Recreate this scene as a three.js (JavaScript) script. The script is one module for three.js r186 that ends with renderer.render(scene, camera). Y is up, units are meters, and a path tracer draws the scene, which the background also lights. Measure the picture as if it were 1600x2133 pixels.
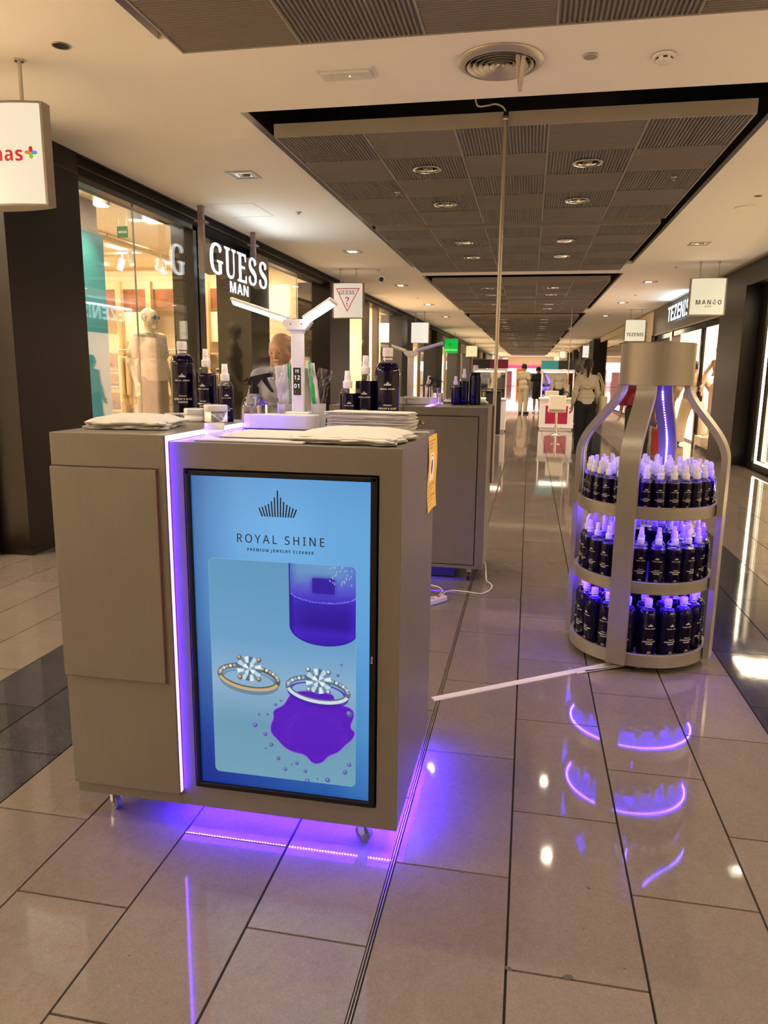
import * as THREE from 'three';
import { RoundedBoxGeometry } from 'three/addons/geometries/RoundedBoxGeometry.js';
import { mergeGeometries, mergeVertices, toCreasedNormals } from 'three/addons/utils/BufferGeometryUtils.js';
import { RectAreaLightUniformsLib } from 'three/addons/lights/RectAreaLightUniformsLib.js';
import { TextGeometry } from 'three/addons/geometries/TextGeometry.js';
import { FontLoader } from 'three/addons/loaders/FontLoader.js';
import { Brush, Evaluator, SUBTRACTION } from 'three-bvh-csg';

// ---------- camera, sky, large lights, exposure ----------
RectAreaLightUniformsLib.init();
const scene = new THREE.Scene();
scene.background = new THREE.Color(0x000000);
const camera = new THREE.PerspectiveCamera(69.865, 1600 / 2133, 0.05, 200);
camera.rotation.order = 'YXZ';
camera.position.set(0, 1.45, 0);
camera.rotation.set(-0.18984, 0.19108, 0.011407);
camera.updateMatrixWorld(true);
const renderer = new THREE.WebGLRenderer({ antialias: true });
renderer.toneMapping = THREE.LinearToneMapping;
renderer.toneMappingExposure = 1.35;
renderer.shadowMap.enabled = true;
const WARM = new THREE.Color().setRGB(1.0, 0.785, 0.56);        // the mall's warm white lamps
const SHOP = new THREE.Color().setRGB(1.0, 0.785, 0.51);        // the shops' lamps
const VIOLET = new THREE.Color().setRGB(0.04, 0.002, 1.0);    // the stand's LED tape
const DOWNLIGHT = 4.6, SHOPLIGHT = 1.0, LED = 1.0;             // candela of one downlight; factors

// ---------- helpers ----------
let seed = 7;
const rnd = () => { seed = (seed + 0x6d2b79f5) | 0; let t = Math.imul(seed ^ (seed >>> 15), 1 | seed); t = (t + Math.imul(t ^ (t >>> 7), 61 | t)) ^ t; return ((t ^ (t >>> 14)) >>> 0) / 4294967296; };
const V = (x, y, z) => new THREE.Vector3(x, y, z);
const PI = Math.PI, R = (d) => d * PI / 180;
const used = {};
const numbered = (n) => { const k = used[n] = (used[n] ?? -1) + 1; return k ? n + '_' + String(k).padStart(3, '0') : n; };
function tag(o, label, category, group) { o.userData.label = label; o.userData.category = category; if (group) o.userData.group = group; return o; }
function thing(name, label, category, [x, y, z] = [0, 0, 0], turn = 0, group) {
  const o = new THREE.Group(); o.name = numbered(name); scene.add(o);
  o.position.set(x, y, z); o.rotation.y = turn;
  return tag(o, label, category, group);
}
function mesh(name, geo, m, parent) {
  const o = new THREE.Mesh(Array.isArray(geo) ? merge(geo) : geo, m); o.name = parent ? name : numbered(name);
  o.castShadow = o.receiveShadow = true; (parent ?? scene).add(o); return o;
}
function part(name, geo, m, parent, label) { const o = mesh(name, geo, m, parent); if (label) o.userData.label = label; return o; }
function single(name, geo, m, label, category, group) { return tag(mesh(name, geo, m), label, category, group); }
function struct(name, geo, m, parent) { const o = mesh(name, geo, m, parent); if (!parent) o.userData.kind = 'structure'; return o; }
function structGroup(name) { const o = new THREE.Group(); o.name = name; o.userData.kind = 'structure'; scene.add(o); return o; }
function stuff(o) { o.userData.kind = 'stuff'; return o; }
function copyOf(root, [x, y, z], turn, label, group, base) {
  const r = root.clone(); r.name = numbered(base ?? root.name.replace(/_\d{3}$/, '')); scene.add(r); r.position.set(x, y, z); r.rotation.set(0, turn ?? 0, 0);
  r.userData = { ...root.userData }; if (label) r.userData.label = label; if (group) r.userData.group = group; return r;
}
function merge(list) {
  const gs = list.map((g) => { let q = g.index ? g.toNonIndexed() : g.clone(); for (const k of Object.keys(q.attributes)) if (!['position', 'normal', 'uv'].includes(k)) q.deleteAttribute(k); if (!q.attributes.uv) q.setAttribute('uv', new THREE.BufferAttribute(new Float32Array(q.attributes.position.count * 2), 2)); q.morphAttributes = {}; q.groups = []; return q; });
  return gs.length === 1 ? gs[0] : mergeGeometries(gs);
}
function at(g, x = 0, y = 0, z = 0, rx = 0, ry = 0, rz = 0) { return g.applyMatrix4(new THREE.Matrix4().compose(V(x, y, z), new THREE.Quaternion().setFromEuler(new THREE.Euler(rx, ry, rz, 'YXZ')), V(1, 1, 1))); }
function box(w, h, d, x = 0, y = 0, z = 0, rx = 0, ry = 0, rz = 0) {
  const g = new THREE.BoxGeometry(w, h, d), uv = g.attributes.uv, s = [[d, h], [d, h], [w, d], [w, d], [w, h], [w, h]];
  for (let i = 0; i < 24; i++) uv.setXY(i, uv.getX(i) * s[i >> 2][0], uv.getY(i) * s[i >> 2][1]);
  return at(g, x, y, z, rx, ry, rz);
}
const span = (x0, x1, y0, y1, z0, z1) => box(Math.abs(x1 - x0), Math.abs(y1 - y0), Math.abs(z1 - z0), (x0 + x1) / 2, (y0 + y1) / 2, (z0 + z1) / 2);
function rbox(w, h, d, r, x = 0, y = 0, z = 0, rx = 0, ry = 0, rz = 0, seg = 2) {
  const g = new RoundedBoxGeometry(w, h, d, seg, r), p = g.attributes.position, n = g.attributes.normal, uv = g.attributes.uv;
  for (let i = 0; i < p.count; i++) {
    const a = [Math.abs(n.getX(i)), Math.abs(n.getY(i)), Math.abs(n.getZ(i))], k = a.indexOf(Math.max(...a));
    uv.setXY(i, k === 0 ? p.getZ(i) : p.getX(i), k === 1 ? p.getZ(i) : p.getY(i));
  }
  return at(g, x, y, z, rx, ry, rz);
}
const rspan = (r, x0, x1, y0, y1, z0, z1) => rbox(Math.abs(x1 - x0), Math.abs(y1 - y0), Math.abs(z1 - z0), r, (x0 + x1) / 2, (y0 + y1) / 2, (z0 + z1) / 2);
const cyl = (r0, r1, h, x = 0, y = 0, z = 0, rx = 0, ry = 0, rz = 0, seg = 20, open = false) => at(new THREE.CylinderGeometry(r0, r1, h, seg, 1, open), x, y, z, rx, ry, rz);
const ball = (r, x, y, z, sx = 1, sy = 1, sz = 1, seg = 14) => at(new THREE.SphereGeometry(r, seg, Math.max(6, seg >> 1)).scale(sx, sy, sz), x, y, z);
const lathe = (pts, seg = 28) => new THREE.LatheGeometry(pts.map(([r, y]) => new THREE.Vector2(r, y)), seg);
const tube = (pts, r, seg = 40, rad = 8, closed = false) => new THREE.TubeGeometry(new THREE.CatmullRomCurve3(pts.map((p) => V(...p)), closed), seg, r, rad, closed);
function rod(a, b, r0, r1 = r0, seg = 10) {
  const A = V(...a), B = V(...b), d = B.clone().sub(A), g = new THREE.CylinderGeometry(r1, r0, d.length(), seg);
  return g.applyMatrix4(new THREE.Matrix4().compose(A.add(B).multiplyScalar(0.5), new THREE.Quaternion().setFromUnitVectors(V(0, 1, 0), d.normalize()), V(1, 1, 1)));
}
function extr(pts, depth, bevel = 0, seg = 1) {
  const s = new THREE.Shape(pts.map(([x, y]) => new THREE.Vector2(x, y)));
  return new THREE.ExtrudeGeometry(s, { depth, bevelEnabled: bevel > 0, bevelSize: bevel, bevelThickness: bevel, bevelSegments: seg, curveSegments: 12 });
}
function ring(ro, ri, h, seg = 40) { return lathe([[ri, 0], [ro, 0], [ro, h], [ri, h], [ri, 0]], seg); }
// a flat strip with thickness that follows a path in the x-y plane (extruded along z by width)
function ribbon(path, thick, width) {
  const n = path.length, up = [], dn = [];
  for (let i = 0; i < n; i++) {
    const a = path[Math.max(0, i - 1)], b = path[Math.min(n - 1, i + 1)], dx = b[0] - a[0], dy = b[1] - a[1], l = Math.hypot(dx, dy) || 1;
    up.push([path[i][0] - dy / l * thick / 2, path[i][1] + dx / l * thick / 2]); dn.push([path[i][0] + dy / l * thick / 2, path[i][1] - dx / l * thick / 2]);
  }
  return at(extr([...up, ...dn.reverse()], width, 0), 0, 0, -width / 2);
}
const creased = (g, a = 0.5) => toCreasedNormals(g, a);

// ---------- materials ----------
const lin = (r, g, b) => new THREE.Color().setRGB(r, g, b);
function std(c, roughness = 0.6, metalness = 0, more = {}) { return new THREE.MeshStandardMaterial({ color: c instanceof THREE.Color ? c : new THREE.Color(c), roughness, metalness, ...more }); }
function phys(c, roughness = 0.4, more = {}) { return new THREE.MeshPhysicalMaterial({ color: c instanceof THREE.Color ? c : new THREE.Color(c), roughness, ...more }); }
const glow = (c, k, base = 0xffffff) => std(base, 0.6, 0, { emissive: c instanceof THREE.Color ? c : new THREE.Color(c), emissiveIntensity: k });
function canvas(w, h, draw) { const c = document.createElement('canvas'); c.width = w; c.height = h; draw(c.getContext('2d'), w, h); return c; }
function canvasTex(w, h, draw, srgb = true) { const t = new THREE.CanvasTexture(canvas(w, h, draw)); t.colorSpace = srgb ? THREE.SRGBColorSpace : THREE.NoColorSpace; t.magFilter = THREE.LinearFilter; return t; }
// tileable value noise
function noiseField(n, cells, s) {
  const g = new Float32Array(cells * cells); let k = s * 7919 + 13; const r = () => { k = (k * 1664525 + 1013904223) >>> 0; return k / 4294967296; };
  for (let i = 0; i < g.length; i++) g[i] = r();
  return (x, y) => { const u = x * cells / n, v = y * cells / n, i = Math.floor(u), j = Math.floor(v); let a = u - i, b = v - j; a = a * a * (3 - 2 * a); b = b * b * (3 - 2 * b); const G = (p, q) => g[((q + cells) % cells) * cells + (p + cells) % cells]; return (G(i, j) * (1 - a) + G(i + 1, j) * a) * (1 - b) + (G(i, j + 1) * (1 - a) + G(i + 1, j + 1) * a) * b; };
}
function dataTex(n, f, srgb, repeat = 1, m = n) {
  const d = new Uint8Array(n * m * 4);
  for (let y = 0; y < m; y++) for (let x = 0; x < n; x++) { const c = f(x, y), o = (y * n + x) * 4; for (let i = 0; i < 3; i++) d[o + i] = Math.max(0, Math.min(255, Math.round(255 * (c.length ? c[i] : c)))); d[o + 3] = 255; }
  const t = new THREE.DataTexture(d, n, m, THREE.RGBAFormat); t.wrapS = t.wrapT = THREE.RepeatWrapping; t.magFilter = THREE.LinearFilter; t.colorSpace = srgb ? THREE.SRGBColorSpace : THREE.NoColorSpace; t.repeat.set(repeat, repeat); t.needsUpdate = true; return t;
}
const stone = (s, amp) => { const a = noiseField(512, 6, s), b = noiseField(512, 40, s + 1), c = noiseField(512, 170, s + 2), d = noiseField(512, 256, s + 3); return (x, y) => { let v = 1 + amp * ((a(x, y) - 0.5) * 0.5 + (b(x, y) - 0.5) * 0.45 + (c(x, y) - 0.5) * 0.9); const q = d(x, y); if (q > 0.9) v += amp * 1.2; if (q < 0.06) v -= amp * 1.3; return v; }; };
const sBeige = stone(3, 0.08), sDark = stone(9, 0.16);
const texBeige = dataTex(512, (x, y) => { const v = sBeige(x, y); return [0.86 * v, 0.845 * v, 0.82 * v]; }, true, 1.4);
const texDark = dataTex(512, (x, y) => { const v = sDark(x, y); return [0.36 * v, 0.36 * v, 0.375 * v]; }, true, 1.4);
const texRough = dataTex(256, ((f, g) => (x, y) => 0.55 + 0.45 * f(x * 2, y * 2) * g(x * 2, y * 2))(noiseField(512, 9, 21), noiseField(512, 60, 22)), false, 0.8);
const gA = noiseField(512, 200, 31), gB = noiseField(512, 12, 32), gC = noiseField(512, 90, 33);
const texGrain = dataTex(512, (x, y) => { const v = 0.965 + 0.03 * gA(x, Math.floor(y / 24)) + 0.02 * (gC(x, y) - 0.5) + 0.03 * (gB(x, y) - 0.5); return [v, v, v]; }, true, 1.6);
const texWood = dataTex(512, (x, y) => { const v = 0.82 + 0.2 * (gA(x, Math.floor(y / 60)) - 0.5) + 0.2 * (gB(x, y / 6) - 0.2); return [v, v * 0.985, v * 0.96]; }, true, 1);
const texWeave = dataTex(256, (x, y) => { const v = 0.5 + 0.25 * Math.sin(x * PI / 2) * Math.sin(y * PI / 2) + 0.3 * (gA(x * 2, y * 2) - 0.5); return v; }, false, 12);
const texTowel = dataTex(256, ((f, g) => (x, y) => 0.5 * f(x * 2, y * 2) + 0.5 * g(x * 2, y * 2))(noiseField(512, 128, 41), noiseField(512, 24, 42)), false, 6);
const M = {
  tile: std(lin(0.2, 0.174, 0.168), 0.065, 0, { map: texBeige, roughnessMap: texRough }),
  tileDark: std(lin(0.36, 0.35, 0.38), 0.08, 0, { map: texDark, roughnessMap: texRough }),
  grout: std(lin(0.03, 0.024, 0.02), 0.9),
  chip: std(lin(0.05, 0.045, 0.04), 0.9),
  brassy: std(lin(0.28, 0.24, 0.17), 0.4, 0.7),
  ceiling: std(lin(0.90, 0.87, 0.83), 0.9),
  plenum: std(lin(0.006, 0.005, 0.005), 0.95),
  raft: std(lin(0.185, 0.165, 0.152), 0.6),
  raftFrame: std(lin(0.30, 0.27, 0.24), 0.5),
  chrome: std(lin(0.8, 0.79, 0.76), 0.16, 1),
  steel: std(lin(0.55, 0.53, 0.48), 0.35, 1),
  galv: std(lin(0.36, 0.33, 0.27), 0.42, 0.8, { map: texGrain }),
  diffuser: std(lin(0.5, 0.47, 0.42), 0.4, 0.6),
  white: std(lin(0.78, 0.77, 0.76), 0.35),
  whitePlastic: phys(lin(0.52, 0.51, 0.53), 0.28, { clearcoat: 0.3, clearcoatRoughness: 0.2 }),
  whiteDull: std(lin(0.5, 0.48, 0.45), 0.6),
  black: std(lin(0.008, 0.008, 0.009), 0.3),
  blackDull: std(lin(0.012, 0.011, 0.011), 0.7),
  blackPlastic: phys(lin(0.006, 0.006, 0.007), 0.4, { specularIntensity: 0.35 }),
  rubber: std(lin(0.1, 0.1, 0.11), 0.6),
  brown: phys(lin(0.009, 0.006, 0.0045), 0.35, { specularIntensity: 0.4 }),
  fascia: phys(lin(0.007, 0.0045, 0.004), 0.5, { specularIntensity: 0.2 }),
  brownMat: std(lin(0.035, 0.025, 0.018), 0.5),
  blackGloss: phys(lin(0.006, 0.006, 0.006), 0.12, { clearcoat: 0.5, clearcoatRoughness: 0.05 }),
  laminate: std(lin(0.115, 0.1, 0.084), 0.38, 0.0, { map: texGrain }),
  laminateDisplay: std(lin(0.215, 0.19, 0.16), 0.34, 0.3, { map: texGrain }),
  shadowGap: std(lin(0.02, 0.015, 0.015), 0.8),
  cream: std(lin(0.74, 0.66, 0.52), 0.8),
  creamWall: std(lin(0.72, 0.62, 0.46), 0.85),
  wood: std(lin(0.62, 0.45, 0.25), 0.5, 0, { map: texWood }),
  reflectedBrown: std(lin(0.32, 0.12, 0.05), 0.5, 0, { map: texWood }),
  shopGrey: std(lin(0.3, 0.28, 0.26), 0.7),
  taupe: std(lin(0.12, 0.092, 0.075), 0.5),
  glass: phys(0xffffff, 0.02, { transmission: 1, thickness: 0, ior: 1.5 }),
  glassEdge: std(lin(0.45, 0.52, 0.48), 0.15, 0.2),
  clear: phys(0xffffff, 0.03, { transmission: 1, thickness: 0, ior: 1.5 }),
  towel: std(lin(0.52, 0.5, 0.465), 0.95, 0, { bumpMap: texTowel, bumpScale: 0.0012 }),
  paper: std(lin(0.52, 0.5, 0.45), 0.85),
  cloth: (c) => std(c, 0.92, 0, { bumpMap: texWeave, bumpScale: 0.0006 }),
  skin: phys(lin(0.42, 0.24, 0.16), 0.5),
  mannequin: std(lin(0.72, 0.63, 0.47), 0.4),
};
// ---------- floor: porcelain tiles 34 x 68 in a half bond, two dark bands, an expansion joint ----------
const floor = structGroup('floor');
mesh('floor_slab', [span(-13, 13, -0.25, -0.014, 9, -86)], M.grout, floor);
{
  const W = 0.3405, L = 0.681, gap = 0.004, variants = [];
  for (let v = 0; v < 6; v++) {
    const g = box(W - gap, 0.013, L - gap, 0, -0.0065, 0), p = g.attributes.position, uv = g.attributes.uv, ou = rnd(), ov = rnd();
    for (let i = 0; i < p.count; i++) {
      if (p.getY(i) > -0.001) p.setXYZ(i, p.getX(i) * (1 - 0.0028 / W), 0, p.getZ(i) * (1 - 0.0028 / L));
      uv.setXY(i, p.getX(i) + ou, p.getZ(i) + ov);
    }
    g.computeVertexNormals(); variants.push(g);
  }
  const narrow = variants[0].clone(); narrow.applyMatrix4(new THREE.Matrix4().makeScale((W - 0.012) / W, 1, 1));
  const spots = [], fr = new THREE.Frustum().setFromProjectionMatrix(new THREE.Matrix4().multiplyMatrices((camera.aspect = 1600 / 2133, camera.updateProjectionMatrix(), camera.projectionMatrix), camera.matrixWorldInverse));
  for (let k = -12; k <= 9; k++) for (let n = -125; n <= 10; n++) {
    const x = 0.011 + W * (k + 0.5), z = (k % 2 === 0 ? -1.6 : -1.94) + L * (n + 0.5);
    if (z > 7 || z < -82 || x < -3.95 || x > 3.62) continue;
    const dark = k === -7 || k === -6 || k === 3 || k === 4, seen = [[-0.5, -0.5], [0.5, -0.5], [-0.5, 0.5], [0.5, 0.5], [0, 0]].some(([a, b]) => fr.containsPoint(V(x + a * W, 0, z + b * L)));
    spots.push({ x: k === -2 ? x - 0.005 : x, z, dark, v: Math.floor(rnd() * 6), k, d: seen ? Math.hypot(x, 1.45, z) : 1e9, t: 0.93 + 0.12 * rnd() });
  }
  spots.sort((a, b) => a.d - b.d);
  const shades = [0.94, 1, 1.05].map((s) => { const m = M.tile.clone(); m.color.multiplyScalar(s); return m; }), darks = [0.9, 1.08].map((s) => { const m = M.tileDark.clone(); m.color.multiplyScalar(s); return m; });
  spots.slice(0, 295).forEach((s) => {
    const o = mesh(s.dark ? 'dark_tile' : 'tile', s.k === -2 ? narrow : variants[s.v], s.dark ? darks[s.v % 2] : shades[s.v % 3], floor);
    o.position.set(s.x, 0, s.z);
  });
  const rest = spots.slice(295), m4 = new THREE.Matrix4();
  for (const [name, mat, list] of [['far_tile', M.tile, rest.filter((s) => !s.dark)], ['far_dark_tile', M.tileDark, rest.filter((s) => s.dark)]]) {
    const im = new THREE.InstancedMesh(variants[1], mat, list.length); im.name = name; im.receiveShadow = true; stuff(im);
    list.forEach((s, i) => { im.setMatrixAt(i, m4.makeTranslation(s.x, 0, s.z)); im.setColorAt(i, new THREE.Color().setScalar(s.t)); });
    floor.add(im);
  }
  mesh('expansion_joint', [span(-0.3405, -0.3375, -0.01, 0.0004, 7, -60), span(-0.3335, -0.3305, -0.01, 0.0004, 7, -60)], M.brassy, floor);
  // shop floors behind the fronts
  mesh('shop_floor', [span(-13, -3.96, -0.013, 0.0, -4.95, -82), span(-13, -4.2, -0.013, 0, 9, -4.95), span(3.62, 13, -0.013, 0.0, 9, -82)], std(lin(0.62, 0.54, 0.42), 0.25), floor);
  // chipped corners and grit caught in the joints
  const chips = [];
  for (const [x, z, r] of [[-0.13, -1.937, 0.006], [0.235, -1.942, 0.005], [0.16, -1.605, 0.012], [0.018, -1.603, 0.009], [0.02, -2.281, 0.005], [-0.345, -2.62, 0.008], [0.21, -1.78, 0.003], [0.38, -2.2, 0.003], [-0.92, -1.45, 0.003], [-0.05, -3.0, 0.003], [0.3, -1.66, 0.003], [0.5, -2.75, 0.002], [-1.15, -1.75, 0.002]])
    chips.push(at(new THREE.IcosahedronGeometry(r, 0).scale(1.3, 0.12, 0.9), x, 0.0004, z, 0, rnd() * 6));
  mesh('chipped_edges', chips, M.chip, floor).userData.kind = 'stuff';
}

// ---------- ceiling with long openings; rafts of ribbed tiles hang in them ----------
const CY = 3.2, PERIOD = 8.88, OPEN = 7.72, OX0 = -2.06, OX1 = 1.545, starts = [];
for (let j = 0; j < 9; j++) starts.push(-5.22 - PERIOD * (j - 1));
{
  const c = [span(-3.95, OX0, CY, CY + 0.05, 9, -84), span(OX1, 3.45, CY, CY + 0.05, 9, -84)], vo = [];
  let from = 9;
  for (const s of starts) { c.push(span(OX0, OX1, CY, CY + 0.05, from, s)); from = s - OPEN; }
  c.push(span(OX0, OX1, CY, CY + 0.05, from, -84));
  struct('ceiling', c, M.ceiling);
  vo.push(span(-13, 13, 4.35, 4.45, 9, -86));
  for (const s of starts) vo.push(span(OX0 - 0.02, OX0 - 0.001, CY + 0.005, 4.35, s, s - OPEN), span(OX1 + 0.001, OX1 + 0.02, CY + 0.005, 4.35, s, s - OPEN), span(OX0, OX1, CY + 0.051, 4.35, s + 0.02, s + 0.001), span(OX0, OX1, CY + 0.051, 4.35, s - OPEN - 0.02, s - OPEN - 0.001));
  struct('ceiling_void', vo, M.plenum);
  struct('wall_back', [span(-13, 13, -0.01, 4.4, 9, 9.2)], M.cream);
}
const RX0 = -1.885, TW = 0.645;
function ribbedTile(w, l, along) {           // ribs run along z (along) or x; y = 0 is the tile's face
  const a = along ? w : l, b = along ? l : w, n = 26, p = a / n, pts = [[-a / 2, 0.016]];
  pts.push([-a / 2, 0]);
  for (let i = 0; i < n; i++) { const x = -a / 2 + p * i; pts.push([x + p * 0.22, 0], [x + p * 0.36, 0.009], [x + p * 0.72, 0.009], [x + p * 0.86, 0]); }
  pts.push([a / 2, 0], [a / 2, 0.016]);
  const g = extr(pts, b, 0); g.translate(0, 0, -b / 2); if (!along) g.rotateY(PI / 2);
  return g;
}
const ev = new Evaluator();
function withHole(g, r) {
  const A = new Brush(mergeVertices(g)), B = new Brush(new THREE.CylinderGeometry(r, r, 0.2, 32)); A.updateMatrixWorld(); B.updateMatrixWorld();
  ev.useGroups = false; const q = ev.evaluate(A, B, SUBTRACTION).geometry; q.computeVertexNormals(); return creased(q, 0.4);
}
const tileGeo = {};
for (const l of [0.66, 0.635]) for (const al of [0, 1]) { const g = ribbedTile(TW - 0.012, l - 0.012, !!al); tileGeo[`${l}${al}`] = g; if (al) tileGeo[`${l}h`] = withHole(g, 0.098); }
const rafts = [], lampSpots = [];
const proto = {};
function raft(z0, rows, l, k) {
  const o = thing('ceiling_raft', '', 'ceiling panel', [-0.2725, 3.1, z0]);
  const w = TW * 5, d = rows * l, near = k < 3;
  const f = [span(-w / 2 - 0.012, -w / 2, 0.0, 0.085, 0.012, -d - 0.012), span(w / 2, w / 2 + 0.012, 0, 0.085, 0.012, -d - 0.012), span(-w / 2 - 0.012, w / 2 + 0.012, -0.001, 0.09, 0, 0.014), span(-w / 2 - 0.012, w / 2 + 0.012, 0, 0.085, -d - 0.012, -d), span(-w / 2, w / 2, 0.03, 0.085, 0, -d)];
  for (let i = 1; i < 5; i++) f.push(span(-w / 2 + TW * i - 0.005, -w / 2 + TW * i + 0.005, 0.0, 0.03, 0, -d));
  part('frame', f, M.raftFrame, o, 'plain metal frame');
  const far = [];
  for (let r = 0; r < rows; r++) for (let c = 0; c < 5; c++) {
    const lamp = (r === 1 || r === 3) && (c === 1 || c === 3), g = tileGeo[l + (lamp ? 'h' : String((r + c) % 2 === 0 ? 1 : 0))], x = -w / 2 + TW * (c + 0.5), z = -l * (r + 0.5);
    if (lamp) lampSpots.push([x - 0.2725, z0 + z, k]);
    if (k < 3) { const t = part('ceiling_tile', g, M.raft, o); t.position.set(x, 0.001, z); }
    else far.push(g.clone().translate(x, 0.001, z));
  }
  if (far.length) stuff(part('ceiling_tiles', far, M.raft, o));
  return o;
}
const raftWords = ['over the camera at the top edge', 'nearest whole one, with the pipe at its front edge', 'behind the dark gap of the nearest whole one'];
starts.forEach((s, j) => {
  const a = raft(s - 0.25, 5, 0.66, j), b = raft(s - 0.25 - 3.6, 6, 0.635, j);
  const nth = ['first', 'second', 'third', 'fourth', 'fifth', 'sixth', 'seventh', 'eighth'];
  if (j === 0) { a.userData.label = 'grey ribbed ceiling raft overhead behind the viewer'; b.userData.label = 'grey ribbed ceiling raft cut by the top edge of the photo'; }
  else if (j === 1) { a.userData.label = 'large grey ribbed ceiling raft with the steel pipe at its front edge'; b.userData.label = 'grey ribbed ceiling raft just behind the one with the pipe'; }
  else { a.userData.label = `front ribbed ceiling raft in the ${nth[j - 1]} ceiling opening down the mall`; b.userData.label = `rear ribbed ceiling raft in the ${nth[j - 1]} ceiling opening down the mall`; }
});
// recessed downlights in the rafts
function downlightProto() {
  const o = thing('downlight', '', 'ceiling light', [0, 3.1, 0]);
  part('trim_ring', [ring(0.118, 0.094, 0.006)].map((g) => at(g, 0, -0.006, 0)), M.chrome, o);
  part('reflector', creased(lathe([[0.094, 0], [0.09, 0.03], [0.074, 0.062], [0.05, 0.078], [0.0, 0.08]].map(([r, y]) => [r, y]), 16), 0.1), M.chrome, o);
  part('baffle', [box(0.008, 0.03, 0.16, -0.035, 0.028, 0), box(0.008, 0.03, 0.16, 0.035, 0.028, 0)], M.black, o, 'black baffle blades');
  part('lamp', [cyl(0.045, 0.045, 0.012, 0, 0.066, 0)], glow(lin(1, 0.85, 0.66), 9), o, 'glowing lamp');
  return o;
}
{
  let first = null; const nth = ['', 'nearest', 'second', 'third', 'fourth', 'fifth', 'sixth', 'seventh', 'eighth'];
  lampSpots.forEach(([x, z, k], i) => {
    const side = x < -0.3 ? 'left' : 'right';
    let o; const inRow = lampSpots.filter((q) => q[2] === k && (q[0] < -0.3) === (x < -0.3)).sort((a, b) => b[1] - a[1]).findIndex((q) => q[1] === z), ord = ['first', 'second', 'third', 'fourth'][inRow];
    if (!first) o = first = downlightProto(); else o = copyOf(first, [x, 3.1, z], 0, '', null, 'downlight');
    o.position.set(x, 3.1, z);
    o.userData.label = k === 0 ? `round recessed downlight overhead, ${ord} on the ${side} of the raft over the viewer` : k === 1 ? `round recessed downlight, ${ord} from the front in the ${side} row of the nearest ceiling opening` : `round recessed downlight, ${ord} in the ${side} row of the ${nth[k]} ceiling opening down the mall`;
    o.userData.group = 'downlights in the ceiling rafts';
    if (k <= 5) { const l = new THREE.SpotLight(WARM, DOWNLIGHT * (k === 0 ? 1 : k === 1 ? 1.25 : 1.9), 0, R(66), 0.9, 2); l.position.set(x, 3.085, z); l.target.position.set(x, 0, z); l.castShadow = true; l.shadow.radius = 1.6; l.name = 'downlight_beam'; scene.add(l, l.target); l.target.name = 'downlight_aim'; }
  });
}
// ---------- left side: shop fronts ----------
const rectLight = (w, h, k, c, pos, look, name) => { const l = new THREE.RectAreaLight(c, k, w, h); l.position.set(...pos); l.lookAt(...look); l.name = name; scene.add(l); return l; };
function room(name, x0, x1, z0, z1, h, wallMat, ceilMat, open) {   // walls with thickness; `open` is the side (x) that faces the mall
  const g = [span(x0, x1, 0, h, z1 - 0.08, z1), span(x0, x1, 0, h, z0, z0 + 0.08)];
  g.push(open > 0 ? span(x0 - 0.1, x0, 0, h, z0, z1) : span(x1, x1 + 0.1, 0, h, z0, z1));
  struct('wall_' + name, g, wallMat); struct('ceiling_' + name, span(x0, x1, h, h + 0.06, z0 + 0.08, z1 - 0.08), ceilMat);
}
struct('wall_left', [
  span(-4.1, -3.8, 3.04, 3.2, -4.95, -84), span(-3.94, -3.9, 3.19, 4.35, 9, -84),            // dark fascia over the shop fronts, and the wall above the ceiling
  span(-4.3, -3.94, 2.95, 3.2, 9, -4.95)], M.fascia);
struct('trim_1', [span(-3.802, -3.785, 3.10, 3.115, -4.95, -84), span(-3.8, -3.77, 3.185, 3.2, -4.95, -84)], M.black);
struct('wall_left_pillar', [rspan(0.006, -4.35, -3.765, 0, 3.2, -4.95, -5.9), span(-4.35, -3.76, 0, 0.05, -4.945, -5.905)], M.brown);
struct('trim_2', [span(-4.352, -3.763, 3.03, 3.036, -4.947, -5.9)], M.black);
// trameas shop (left of the frame, its square lights are added to brighten the mall ceiling)
room('homeware_shop', -9.5, -4.12, 8.6, -5.1, 3.3, M.cream, M.cream, 1);
struct('window_1', [span(-4.1, -4.09, 0.1, 2.95, 8.5, -4.95)], M.glass);
struct('trim_3', [span(-4.14, -4.04, 0, 0.1, 8.6, -4.95), span(-4.14, -4.04, 0.1, 2.95, -4.85, -4.95), span(-4.14, -4.04, 0.1, 2.95, -2.2, -2.28), span(-4.14, -4.04, 0.1, 2.95, 0.8, 0.72), span(-4.14, -4.04, 0.1, 2.95, 4.0, 3.92)], M.blackDull);
for (const z of [-3.4, -0.4, 3.0, 6.4]) for (const x of [-5.4, -7.6]) {
  tag(mesh('ceiling_panel_light', box(1.2, 0.03, 1.2, x, 3.28, z), glow(lin(1, 0.85, 0.62), 1.6)), `unseen square light added in the homeware shop to brighten the mall ceiling`, 'ceiling light', 'added square lights of the homeware shop');
  rectLight(1.2, 1.2, 30 * SHOPLIGHT, SHOP, [x, 3.26, z], [x, 0, z], 'added_shop_fill');
}
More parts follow.
